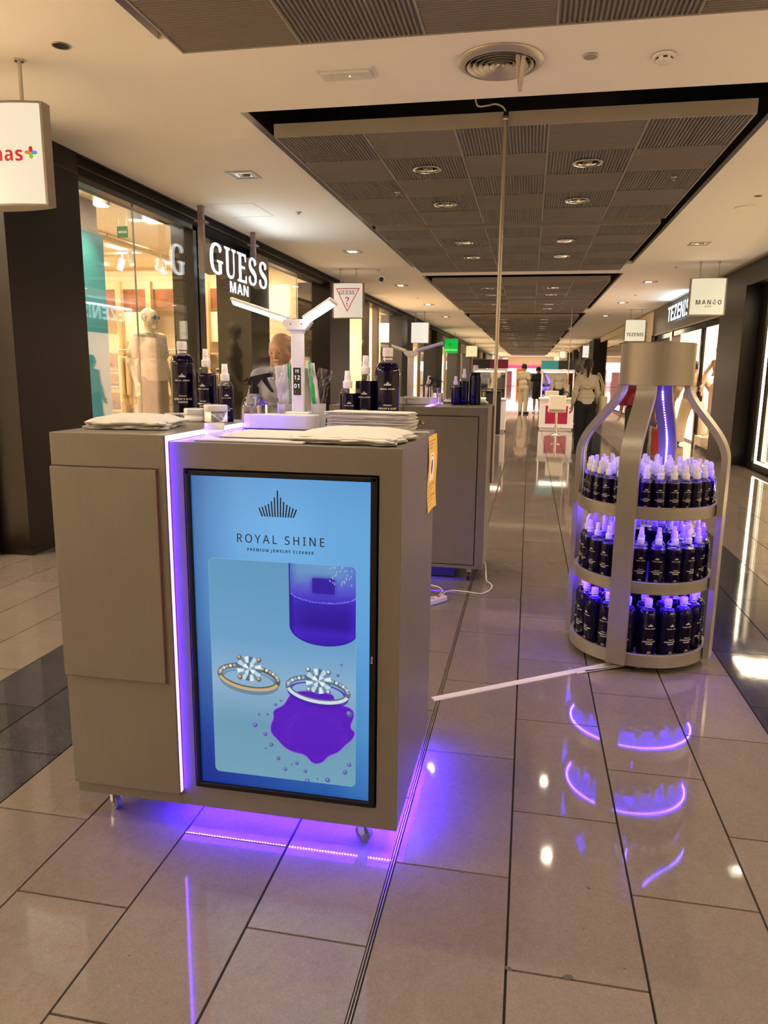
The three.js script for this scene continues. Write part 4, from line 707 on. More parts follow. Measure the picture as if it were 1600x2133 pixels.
jar('small translucent jar with white lid by the violet light on the counter top', -0.935, KT, -2.1, 0.03, 0.044, 0.018, phys(lin(0.85, 0.82, 0.88), 0.25, { transmission: 0.6, thickness: 0 }));
{
  const t = thing('glass_dish', 'low clear dish beside the tall left bottle', 'dish', [-1.255, KTL, -2.49]); part('dish', lathe([[0.02, 0.001], [0.034, 0.001], [0.038, 0.024], [0.0395, 0.024], [0.0355, 0.0]], 28), M.clear, t); part('rim', at(ring(0.0402, 0.037, 0.003), 0, 0.0235, 0), M.whitePlastic, t);
}
function triggerBottle(label, x, y, z, turn, tint) {
  const t = thing('trigger_bottle', label, 'bottle', [x, y, z], turn);
  part('bottle_body', lathe([[0, 0.002], [0.043, 0.001], [0.047, 0.006], [0.047, 0.07], ...arcTo(0.047, 0.07, 0.0145, 0.114, 8), [0.0145, 0.122]], 32), M.clear, t, 'clear dome-shouldered bottle');
  part('liquid', creased(lathe([[0, 0.003], [0.042, 0.003], [0.0455, 0.007], [0.0455, 0.082], [0.0, 0.082]], 30), 0.6), phys(0xffffff, 0.02, { transmission: 1, thickness: 0.05, ior: 1.33, attenuationColor: tint, attenuationDistance: 0.12 }), t);
  part('dip_tube', tube([[0, 0.13, 0], [0.004, 0.09, 0], [-0.012, 0.05, 0.003], [-0.028, 0.01, 0.004]], 0.0032, 20), phys(lin(0.8, 0.8, 0.85), 0.3, { transmission: 0.6, thickness: 0 }), t);
  const head = part('trigger_head', [cyl(0.017, 0.0175, 0.024, 0, 0.133, 0), cyl(0.011, 0.013, 0.02, 0, 0.153, 0), at(extr([[-0.02, 0.158], [-0.012, 0.178], [0.03, 0.188], [0.056, 0.193], [0.06, 0.183], [0.034, 0.176], [0.022, 0.168], [0.012, 0.155], [-0.01, 0.152]], 0.014, 0.002), 0, 0, -0.007), cyl(0.009, 0.0085, 0.014, 0.062, 0.189, 0, 0, 0, PI / 2 - 0.2)], M.blackPlastic, t, 'black trigger sprayer');
  part('trigger', at(extr([[0.036, 0.18], [0.044, 0.178], [0.058, 0.15], [0.072, 0.128], [0.066, 0.128], [0.05, 0.146], [0.034, 0.166]], 0.011, 0.0015), 0, 0, -0.0055), M.blackPlastic, head); part('rear_guard', [at(extr([[-0.018, 0.166], [-0.05, 0.158], [-0.022, 0.176]], 0.003, 0.0005), 0, 0, -0.0015), rod([-0.048, 0.157, 0], [-0.014, 0.15, 0], 0.0012)], M.blackPlastic, head);
  return t;
}
triggerBottle('clear round-shouldered bottle with a black trigger sprayer beside the lamp on the front counter', -0.962, KT, -2.51, 0.05, lin(0.75, 0.7, 1));
// desk lamp with two arms
function deskLamp(label, pos, turn, on, arms, s = 1) {
  const t = thing('desk_lamp', label, 'lamp', pos, turn); t.scale.setScalar(s);
  const st = new THREE.Shape(); st.absarc(-0.098, 0, 0.037, PI / 2, PI * 1.5); st.absarc(0.098, 0, 0.037, -PI / 2, PI / 2);
  part('base_tray', at(new THREE.ExtrudeGeometry(st, { depth: 0.044, bevelEnabled: true, bevelSize: 0.003, bevelThickness: 0.003, bevelSegments: 2, curveSegments: 16 }), 0, 0.005, 0.03, -PI / 2), M.whitePlastic, t);
  part('tray_lip', at(rbox(0.2, 0.006, 0.03, 0.002), 0.01, 0.006, 0.0), M.whitePlastic, t);
  part('post', [rbox(0.046, 0.335, 0.02, 0.006, 0.05, 0.175, -0.012), rbox(0.05, 0.014, 0.024, 0.004, 0.05, 0.338, -0.012)], M.whitePlastic, t);
  part('foot', rbox(0.09, 0.02, 0.05, 0.006, 0.05, 0.05, -0.015), M.whitePlastic, t);
  if (on) {
    const tex = canvasTex(128, 448, (c) => { c.fillStyle = '#050506'; c.fillRect(0, 0, 128, 448); const seg = (s, y, z) => fitText(c, s, `bold ${z}px monospace`, 64, y, 0, '#e8ecf4', 4); seg('20', 50, 58); seg('12', 160, 92); c.fillStyle = '#e8ecf4'; c.fillRect(46, 222, 6, 6); c.fillRect(80, 222, 6, 6); seg('01', 300, 92); c.fillRect(26, 388, 6, 6); c.fillRect(26, 404, 6, 10); fitText(c, '°C', '20px sans-serif', 84, 84, 0, '#e8ecf4'); });
    part('clock_display', rbox(0.027, 0.095, 0.002, 0.0005, 0.0495, 0.166, -0.0012), M.black, t, 'black display with white digits');
    const pg = new THREE.PlaneGeometry(0.026, 0.094); pg.translate(0.0495, 0.166, 0.0002); part('digits', pg, std(0x050506, 0.2, 0, { map: tex, emissive: 0xffffff, emissiveMap: tex, emissiveIntensity: 0.9 }), t);
    part('print_mark', box(0.008, 0.004, 0.0004, 0.03, 0.03, 0.0672), M.black, t, 'small black mark');
  }
  const head = part('head', [at(extr([[-0.048, 0.022], [-0.032, 0.0], [0.03, 0.0], [0.048, 0.022], [0.045, 0.03], [-0.045, 0.03]], 0.03, 0.004, 2), 0.05, 0.345, -0.027), rbox(0.03, 0.012, 0.02, 0.003, 0.05, 0.342, -0.012)], M.whitePlastic, t);
  part('screw', [cyl(0.0024, 0.0024, 0.002, 0.03, 0.362, 0.0065, PI / 2), cyl(0.0024, 0.0024, 0.002, 0.07, 0.362, 0.0065, PI / 2)], M.black, head); part('vent', [box(0.014, 0.004, 0.012, 0.04, 0.379, -0.005), box(0.014, 0.004, 0.012, 0.06, 0.379, -0.005)], M.black, head);
  for (const [a, b, roll] of arms) {
    const A = V(...a), B = V(...b), L = A.distanceTo(B); const o = part('arm', [rbox(L, 0.012, 0.036, 0.005, L / 2, 0.006, 0)], M.whitePlastic, t);
    const x = B.clone().sub(A).normalize(), z0 = V(0, Math.sin(roll), Math.cos(roll)), y = z0.clone().cross(x).normalize(); if (y.y < 0) y.negate(); const z = x.clone().cross(y).normalize();
    o.matrix.makeBasis(x, y, z).setPosition(A); o.matrix.decompose(o.position, o.quaternion, o.scale);
    part('light_panel', rspan(0.002, 0.012, L - 0.008, -0.0022, 0.001, -0.014, 0.014), on ? glow(lin(0.92, 1.0, 0.98), 2.4) : M.whiteDull, o, on ? 'white glowing panel' : 'unlit panel');
    if (on) { t.updateMatrixWorld(true); const c = o.localToWorld(V(L / 2, -0.0035, 0)), d = o.localToWorld(V(L / 2, -1, 0)); const l = rectLight(L * 0.9, 0.026, 15, new THREE.Color().setRGB(0.9, 1, 0.98), c.toArray(), d.toArray(), 'lamp_light'); l.quaternion.setFromRotationMatrix(new THREE.Matrix4().makeBasis(x, z.clone().negate(), y).premultiply(new THREE.Matrix4().makeRotationY(turn))); }
  }
  return t;
}
deskLamp('white desk lamp with two lit arms and a clock display on the front counter', [-0.855, KT, -2.52], 0, true, [[[0.02, 0.372, -0.02], [-0.2, 0.441, -0.02], 0.5], [[0.078, 0.374, -0.012], [0.228, 0.418, 0.175], 0.5]]);
function cup(label, x, y, z, r, h) { const t = thing('cup', label, 'cup', [x, y, z]); part('cup_wall', creased(lathe([[0, 0.002], [r * 0.92, 0], [r, h], [r - 0.003, h], [r * 0.9 - 0.003, 0.006], [0, 0.006]], 28), 0.5), M.whitePlastic, t); return t; }
cup('white cup with clear bags left of the lamp post', -0.878, KT, -2.597, 0.0275, 0.083); cup('white cup with green-striped bags right of the lamp post', -0.748, KT, -2.59, 0.028, 0.086);
function bag(label, q, z, strips, m, s) {   // corners: top-left, top-right, bottom-right, bottom-left
  const t = thing('plastic_bag', label, 'bag', [0, 0, z]), nz = noiseField(64, 6, s), nf = noiseField(64, 20, s + 1);
  const P = (u, v, dz = 0) => { const a = 1 - u, b = 1 - v; return [q[0][0] * a * b + q[1][0] * u * b + q[2][0] * u * v + q[3][0] * a * v, q[0][1] * a * b + q[1][1] * u * b + q[2][1] * u * v + q[3][1] * a * v, dz + 0.016 * (nz(u * 60, v * 60) - 0.5) + 0.006 * (nf(u * 60, v * 60) - 0.5)]; };
  const sheet = (dz, u0 = 0, u1 = 1, nu = 14, v0 = 0) => { const g = new THREE.PlaneGeometry(1, 1, nu, 18), p = g.attributes.position; for (let i = 0; i < p.count; i++) p.setXYZ(i, ...P(u0 + (u1 - u0) * (p.getX(i) + 0.5), v0 + (1 - v0) * (0.5 - p.getY(i)), dz)); g.computeVertexNormals(); return g; };
  part('film', [sheet(0.003), sheet(-0.003)], m, t);
  for (const [u0, u1, c, n] of strips) part(n, sheet(0.0042, u0, u1, 2), c, t);
}
const film = phys(lin(0.95, 0.95, 0.98), 0.08, { transmission: 1, thickness: 0, ior: 1.5 }), milky = phys(lin(0.85, 0.85, 0.9), 0.75, { transmission: 0.75, thickness: 0 }), green = std(lin(0.0, 0.36, 0.07), 0.4), lilac = std(lin(0.62, 0.5, 0.72), 0.4);
bag('milky clear bags with a thin green edge standing in the left cup', [[-0.915, 1.462], [-0.858, 1.472], [-0.855, 1.3], [-0.898, 1.3]], -2.597, [[0.9, 1.0, green, 'green_zip']], milky, 150);
bag('clear bag leaning left out of the left cup', [[-0.95, 1.448], [-0.88, 1.466], [-0.868, 1.3], [-0.9, 1.3]], -2.6, [], film, 154);
bag('bag with a broad green stripe and a lilac zip standing in the right cup', [[-0.789, 1.478], [-0.762, 1.476], [-0.736, 1.3], [-0.766, 1.3]], -2.585, [[0.12, 0.58, green, 'green_stripe'], [0.66, 0.86, lilac, 'lilac_zip']], milky, 158);
bag('clear crinkled bag leaning right out of the right cup', [[-0.752, 1.462], [-0.697, 1.45], [-0.728, 1.31], [-0.746, 1.3]], -2.595, [], film, 162);
// ---------- the second counter behind ----------
{
  const x0 = -1.36, x1 = -0.262, z0 = -4.98, z1 = -5.66, b = 0.1, t = 1.215;
  const k = thing('sales_counter', 'second taupe sales counter behind the front one, with a locked cabinet door', 'counter', [0, 0, 0]);
  part('carcass', [rspan(0.003, x0, x1, b, t, z0 - 0.022, z1), span(x0, x1, t - 0.055, t, z0, z0 - 0.023), span(x1 - 0.058, x1, b, t - 0.055, z0, z0 - 0.023), span(x0, x1 - 0.058, b, b + 0.022, z0, z0 - 0.023)], M.laminate, k);
  const d = part('door', rspan(0.002, -0.775, x1 - 0.064, b + 0.028, t - 0.061, z0, z0 - 0.02), M.laminate, k), d2 = part('door', rspan(0.002, x0 + 0.01, -0.781, b + 0.028, t - 0.061, z0, z0 - 0.02), M.laminate, k);
  part('door_gap_shade', [span(x0, x1 - 0.057, b + 0.022, t - 0.055, z0 - 0.0205, z0 - 0.0215)], M.shadowGap, k);
  part('lock', [cyl(0.012, 0.012, 0.012, -0.727, 1.112, z0 + 0.004, PI / 2), at(ring(0.009, 0.006, 0.002), -0.7, 1.108, z0 + 0.001, PI / 2)], M.chrome, d); part('knob', cyl(0.011, 0.013, 0.016, -0.722, 1.036, z0 + 0.007, PI / 2), M.steel, d);
  part('light_strip', [span(-0.69, -0.655, t + 0.0005, t + 0.006, z0 - 0.01, z1 + 0.04)], glow(lin(0.3, 0.05, 1.0), 2.2), k, 'violet glowing tape'); rectLight(0.6, 0.03, 22 * LED, VIOLET, [-0.672, t + 0.014, -5.33], [-0.672, 3, -5.33], 'violet_counter_light');
  part('plinth', span(-0.9, x1 - 0.2, 0.012, b, z0 - 0.1, z1 + 0.06), M.blackDull, k, 'dark box underneath'); rectLight(0.5, 0.01, 60 * LED, VIOLET, [-0.7, 0.095, z0 - 0.07], [-0.7, 0, z0 - 0.07], 'violet_under_light');
  for (const [x, z] of [[-0.36, z0 - 0.07], [-0.33, z1 + 0.1], [-1.25, z0 - 0.07]]) { const c = part('castor', cyl(0.032, 0.032, 0.022, x, 0.0325, z, 0, 0, PI / 2), M.black, k, 'black castor wheel'); part('fork', [rbox(0.03, 0.05, 0.03, 0.003, x, 0.078, z)], M.steel, c); }
  deskLamp('unlit white desk lamp with spread arms on the second counter', [-0.79, t, -5.3], PI, false, [[[0.02, 0.372, -0.02], [-0.18, 0.43, -0.02], -0.3], [[0.08, 0.372, -0.02], [0.21, 0.41, 0.12], -0.3]]);
  single('lamp_cable', tube([[-0.842, t + 0.015, -5.2], [-0.842, t + 0.012, -5.05], [-0.842, t + 0.004, z0 + 0.004], [-0.845, 1.1, z0 + 0.004], [-0.842, 0.6, z0 + 0.005], [-0.84, 0.1, z0 + 0.005], [-0.84, 0.006, z0 + 0.01]], 0.0028), M.black, 'black lamp cable hanging down the second counter', 'cable');
  bottle('small', [-0.735, t, -5.5], PI, 'clear little spray bottle right of the unlit lamp on the second counter').children[0].material = phys(0xffffff, 0.05, { transmission: 1, thickness: 0.05, ior: 1.33, attenuationColor: lin(0.7, 0.6, 1), attenuationDistance: 0.1 });
  triggerBottle('clear trigger bottle on the second counter, before the violet glow', -0.66, t, -5.44, PI * 0.9, lin(0.8, 0.8, 1));
  bottle('small', [-0.528, t, -5.42], PI + 0.3, 'small spray bottle of violet cleaner on the second counter'); bottle('medium', [-0.47, t, -5.46], PI + 0.2, 'middle-sized spray bottle of violet cleaner on the second counter'); bottle('large', [-0.39, t, -5.48], PI + 0.2, 'tall capped bottle of violet cleaner on the second counter');
  bottle('large', [-0.97, t, -5.2], 0, 'tall capped bottle of violet cleaner on the second counter, seen between the front bottles'); bottle('small', [-1.14, t, -5.25], 0.3, 'small spray bottle on the second counter, seen between the front bottles');
  sheetStack('white cloths on the right end of the second counter, behind its bottles', [-0.4, t, -5.57], 0, 0.2, 0.1, 4, 0.008, 0.008, M.towel, 170);
  sheetStack('small white cloth in the middle of the second counter', [-0.6, t, -5.59], 0, 0.13, 0.1, 3, 0.008, 0.008, M.towel, 176);
  single('white_cable', tube([[-0.255, 0.13, -5.1], [-0.24, 0.1, -5.02], [-0.225, 0.03, -4.95], [-0.2, 0.006, -4.97], [-0.19, 0.006, -4.86], [-0.25, 0.006, -4.72], [-0.35, 0.006, -4.74], [-0.46, 0.006, -4.74], [-0.52, 0.006, -4.6], [-0.58, 0.006, -4.57], [-0.7, 0.006, -4.7], [-0.8, 0.006, -4.8]], 0.0042, 90), M.whiteDull, 'white cable curling on the floor at the foot of the second counter', 'cable');
  single('white_cable', tube([[-0.52, 0.006, -4.62], [-0.51, 0.006, -4.74], [-0.56, 0.006, -4.82], [-0.68, 0.006, -4.86]], 0.0042, 30), M.whiteDull, 'short white cable end beside the plug strip', 'cable');
  const s = thing('plug_strip', 'white plug strip on the floor between the two counters', 'plug strip', [-0.56, 0, -4.42], 0.95); part('body', rbox(0.3, 0.035, 0.05, 0.006, 0, 0.0185, 0), M.whitePlastic, s); part('switch', rbox(0.022, 0.008, 0.018, 0.002, 0.09, 0.038, 0), std(0xb02020, 0.4), s, 'red switch'); part('socket', [cyl(0.018, 0.018, 0.002, 0.03, 0.0365, 0), cyl(0.018, 0.018, 0.002, -0.03, 0.0365, 0), cyl(0.018, 0.018, 0.002, -0.09, 0.0365, 0)], M.shopGrey, s);
}

// ---------- the bottle-shaped display stand ----------
const DX = 0.62, DZ = -3.91, DR = 0.34, TIER = [0.085, 0.452, 0.818];
{
  const t = thing('display_stand', 'bottle-shaped taupe display stand with three round shelves, four curved ribs and violet lights', 'display stand', [DX, 0, DZ]);
  const shelf = (y0, y1, top) => creased(lathe([[0, y0], [DR - 0.004, y0], [DR, y0 + 0.003], [DR, y1 - 0.002], [DR - 0.003, y1], [DR - 0.016, y1], [DR - 0.016, top], [0, top]], 64), 0.5);
  part('base_shelf', shelf(0.034, 0.1, TIER[0]), M.laminateDisplay, t); part('middle_shelf', shelf(0.406, 0.466, TIER[1]), M.laminateDisplay, t); part('top_shelf', shelf(0.772, 0.832, TIER[2]), M.laminateDisplay, t);
  const cap = (r) => creased(lathe([[0, 1.395], [r - 0.004, 1.395], [r, 1.398], [r, 1.597], [r - 0.003, 1.6], [0, 1.6]], 64), 0.5);
  part('top_cap', cap(0.176), M.laminateDisplay, t);
  const prof = [[0.357, 0.045], [0.357, 0.4], [0.357, 0.8], [0.358, 1.03]]; for (let i = 1; i <= 18; i++) { const u = i / 18, s = u * u * (3 - 2 * u); prof.push([0.358 - 0.196 * (0.55 * s + 0.45 * Math.sin(u * PI / 2) * u), 1.03 + 0.345 * (u ** 0.9)]); } prof.push([0.160, 1.395]);
  const front = Math.atan2(3.91, -0.62) + R(-14) * -1;                 // the front rib stands a little left of the line to the viewer
  [0, 1, 2, 3].forEach((i) => {
    const g = ribbon(prof, 0.028, 0.092); const a = front + i * PI / 2, rib = part('rib', creased(g, 0.6), M.laminateDisplay, t); rib.rotation.y = -a;
    const chips = []; for (let y = 0.9; y < 1.36; y += 0.0135) { let j = prof.findIndex((p) => p[1] > y); const p = prof[j - 1], q = prof[j], f = (y - p[1]) / (q[1] - p[1]), r = p[0] + (q[0] - p[0]) * f; chips.push(box(0.003, 0.005, 0.005, r - 0.0185, y, 0)); }
    const tape = prof.filter((p) => p[1] > 0.79).map(([r, y]) => [r - 0.0155, y]); tape.unshift([tape[0][0], 0.84]);
    part('light_tape', ribbon(tape.filter((p) => p[1] > 0.835), 0.002, 0.01), M.white, rib); if (i !== 1) stuff(part('light_chips', chips, glow(lin(0.13, 0.07, 1.0), 130), rib, 'violet white light chips'));
    const c = Math.cos(a), s = Math.sin(a), L = (r, y0, y1, r1, k) => { const l = rectLight(0.085, y1 - y0, k * LED, VIOLET, [DX + c * r, (y0 + y1) / 2, DZ + s * r], [DX, (y0 + y1) / 2 + (r1 ?? 0), DZ], 'violet_rib_light'); };
    L(0.33, 0.93, 1.12, 0, 6); L(0.2, 1.2, 1.36, -0.1, 6);
  });
  // violet tape under the shelves' edges
  for (const y of [0.404, 0.77]) {
    const chips = []; for (let i = 0; i < 200; i++) { const a = i / 200 * 2 * PI; chips.push(box(0.004, 0.002, 0.004, Math.cos(a) * (DR - 0.03), y, Math.sin(a) * (DR - 0.03), 0, -a)); }
    stuff(part('light_chips', chips, glow(lin(0.08, 0.025, 1.0), 380), t, 'violet light chips under a shelf'));
    for (let i = 0; i < 8; i++) { const a = (i + 0.5) * PI / 4, r = DR - 0.11; const l = rectLight(0.2, 0.16, 4.5 * LED, VIOLET, [DX + Math.cos(a) * r, y - 0.003, DZ + Math.sin(a) * r], [DX + Math.cos(a) * r * 0.97, 0, DZ + Math.sin(a) * r * 0.97], 'violet_shelf_light'); }
  }
  for (let i = 0; i < 5; i++) { const a = i * 1.257 + 0.4, c = part('castor', [cyl(0.014, 0.014, 0.014, Math.cos(a) * 0.27, 0.0145, Math.sin(a) * 0.27, 0, a, PI / 2), cyl(0.012, 0.012, 0.008, Math.cos(a) * 0.27, 0.031, Math.sin(a) * 0.27)], M.rubber, t); }
}
const FRONT = Math.atan2(3.91, -0.62) + R(14), ORD = ['first', 'second', 'third', 'fourth', 'fifth', 'sixth', 'seventh', 'eighth', 'ninth', 'tenth'];
function fillTier(kind, y, rings, words, group, look) {
  const first = bottle(kind, [0, 0, 0], 0, words, group); let used1 = false;
  for (const [r, n, off] of rings) for (let i = 0; i < n; i++) {
    const a = off + i / n * 2 * PI, x = DX + Math.cos(a) * r + (rnd() - 0.5) * 0.002, z = DZ + Math.sin(a) * r + (rnd() - 0.5) * 0.002, turn = PI / 2 - a + (rnd() - 0.5) * 0.5;
    let cur = first; if (!used1) { first.position.set(x, y, z); first.rotation.y = turn; used1 = true; } else cur = copyOf(first, [x, y, z], turn);
    if (r === rings[0][0]) {
      let d = (a - FRONT) % (2 * PI); if (d > PI) d -= 2 * PI; if (d < -PI) d += 2 * PI; const side = d < 0 ? 'right' : 'left', step = 2 * PI / n, k = Math.floor((Math.abs(d) - 0.11) / step);
      if (Math.abs(d) < 0.11) cur.userData.label = `${look}, hidden behind the front rib`; else if (Math.abs(d) < 1.75 && k < 10) cur.userData.label = `${look}, ${ORD[k]} ${side} of the front rib`;
    }
  }
}
fillTier('large', TIER[0] + 0.0005, [[0.277, 18, 0.16], [0.175, 10, 0.3]], 'inner or rear capped violet bottle on the lowest shelf of the stand', 'tall capped bottles on the lowest shelf of the stand', 'tall capped violet bottle on the stand\'s lowest shelf');
fillTier('medium', TIER[1] + 0.0005, [[0.283, 22, 0.05], [0.2, 15, 0.1]], 'inner or rear violet spray bottle on the middle shelf of the stand', 'spray bottles on the middle shelf of the stand', 'violet spray bottle on the stand\'s middle shelf');
fillTier('small', TIER[2] + 0.0005, [[0.29, 29, 0.02], [0.229, 23, 0.1], [0.168, 17, 0], [0.107, 10, 0.2], [0.046, 4, 0]], 'inner or rear small violet spray bottle on the top shelf of the stand', 'small spray bottles on the top shelf of the stand', 'small violet spray bottle on the stand\'s top shelf');
// ---------- figures: one smooth surface meshed from joints ----------
// prims: [ax, ay, az, ra, bx, by, bz, rb] capsules with a taper; optional 9th entry: a blend width
function sdfMesh(prims, cell, k = 0.03, floorY = -1e9) {
  const lo = [1e9, 1e9, 1e9], hi = [-1e9, -1e9, -1e9], pad = k + cell * 2;
  for (const p of prims) for (let c = 0; c < 3; c++) { lo[c] = Math.min(lo[c], p[c] - p[3], p[4 + c] - p[7]); hi[c] = Math.max(hi[c], p[c] + p[3], p[4 + c] + p[7]); }
  const o = lo.map((v) => v - pad), n = [0, 1, 2].map((c) => Math.ceil((hi[c] - lo[c] + 2 * pad) / cell) + 1), F = new Float32Array(n[0] * n[1] * n[2]).fill(9);
  for (const p of prims) {
    const [ax, ay, az, ra, bx, by, bz, rb] = p, kk = p[8] ?? k, dx = bx - ax, dy = by - ay, dz = bz - az, L = dx * dx + dy * dy + dz * dz || 1e-9;
    const r = Math.max(ra, rb) + kk + cell * 2.5, i0 = [], i1 = [];
    for (let c = 0; c < 3; c++) { i0[c] = Math.max(0, Math.floor((Math.min(p[c], p[4 + c]) - r - o[c]) / cell)); i1[c] = Math.min(n[c] - 1, Math.ceil((Math.max(p[c], p[4 + c]) + r - o[c]) / cell)); }
    for (let z = i0[2]; z <= i1[2]; z++) for (let y = i0[1]; y <= i1[1]; y++) for (let x = i0[0]; x <= i1[0]; x++) {
      const X = o[0] + x * cell - ax, Y = o[1] + y * cell - ay, Z = o[2] + z * cell - az, t = Math.max(0, Math.min(1, (X * dx + Y * dy + Z * dz) / L));
      const d = Math.hypot(X - dx * t, Y - dy * t, Z - dz * t) - (ra + (rb - ra) * t), i = (z * n[1] + y) * n[0] + x, f = F[i], h = Math.max(kk - Math.abs(f - d), 0) / kk;
      F[i] = Math.min(f, d) - h * h * kk * 0.25;
    }
  }
  if (floorY > -1e8) for (let z = 0, i = 0; z < n[2]; z++) for (let y = 0; y < n[1]; y++) { const c = floorY - (o[1] + y * cell); for (let x = 0; x < n[0]; x++, i++) F[i] = Math.max(F[i], c); }
  const id = new Int32Array(F.length).fill(-1), pos = [], idx = [], sx = 1, sy = n[0], sz = n[0] * n[1], C = [0, sx, sy, sx + sy, sz, sx + sz, sy + sz, sx + sy + sz], E = [[0, 1], [0, 2], [0, 4], [1, 3], [1, 5], [2, 3], [2, 6], [3, 7], [4, 5], [4, 6], [5, 7], [6, 7]];
  for (let z = 0; z < n[2] - 1; z++) for (let y = 0; y < n[1] - 1; y++) for (let x = 0; x < n[0] - 1; x++) {
    const i = z * sz + y * sy + x; let m = 0; for (let c = 0; c < 8; c++) if (F[i + C[c]] < 0) m |= 1 << c;
    if (m === 0 || m === 255) continue;
    let px = 0, py = 0, pz = 0, q = 0;
    for (const [a, b] of E) { const fa = F[i + C[a]], fb = F[i + C[b]]; if ((fa < 0) === (fb < 0)) continue; const t = fa / (fa - fb); px += (a & 1) + ((b & 1) - (a & 1)) * t; py += (a >> 1 & 1) + ((b >> 1 & 1) - (a >> 1 & 1)) * t; pz += (a >> 2) + ((b >> 2) - (a >> 2)) * t; q++; }
    id[i] = pos.length / 3; pos.push(o[0] + (x + px / q) * cell, o[1] + (y + py / q) * cell, o[2] + (z + pz / q) * cell);
  }
  for (let z = 1; z < n[2] - 1; z++) for (let y = 1; y < n[1] - 1; y++) for (let x = 1; x < n[0] - 1; x++) {
    const i = z * sz + y * sy + x, s = F[i] < 0;
    const quad = (a, b, c, d, f) => { if (a < 0 || b < 0 || c < 0 || d < 0) return; f ? idx.push(a, b, c, a, c, d) : idx.push(a, c, b, a, d, c); };
    if (s !== F[i + sx] < 0) quad(id[i - sy - sz], id[i - sz], id[i], id[i - sy], s);
    if (s !== F[i + sy] < 0) quad(id[i - sx - sz], id[i - sx], id[i], id[i - sz], s);
    if (s !== F[i + sz] < 0) quad(id[i - sx - sy], id[i - sy], id[i], id[i - sx], s);
  }
  const g = new THREE.BufferGeometry(), uv = new Float32Array(pos.length / 3 * 2);
  for (let i = 0; i < pos.length / 3; i++) { uv[i * 2] = pos[i * 3] + 0.6 * pos[i * 3 + 2]; uv[i * 2 + 1] = pos[i * 3 + 1]; }
  g.setAttribute('position', new THREE.Float32BufferAttribute(pos, 3)); g.setAttribute('uv', new THREE.BufferAttribute(uv, 2)); g.setIndex(idx); g.computeVertexNormals();
  return g;
}
const lerp3 = (a, b, t) => [0, 1, 2].map((i) => a[i] + (b[i] - a[i]) * t);
const cap = (a, ra, b, rb, k) => [...a, ra, ...b, rb, ...(k ? [k] : [])];
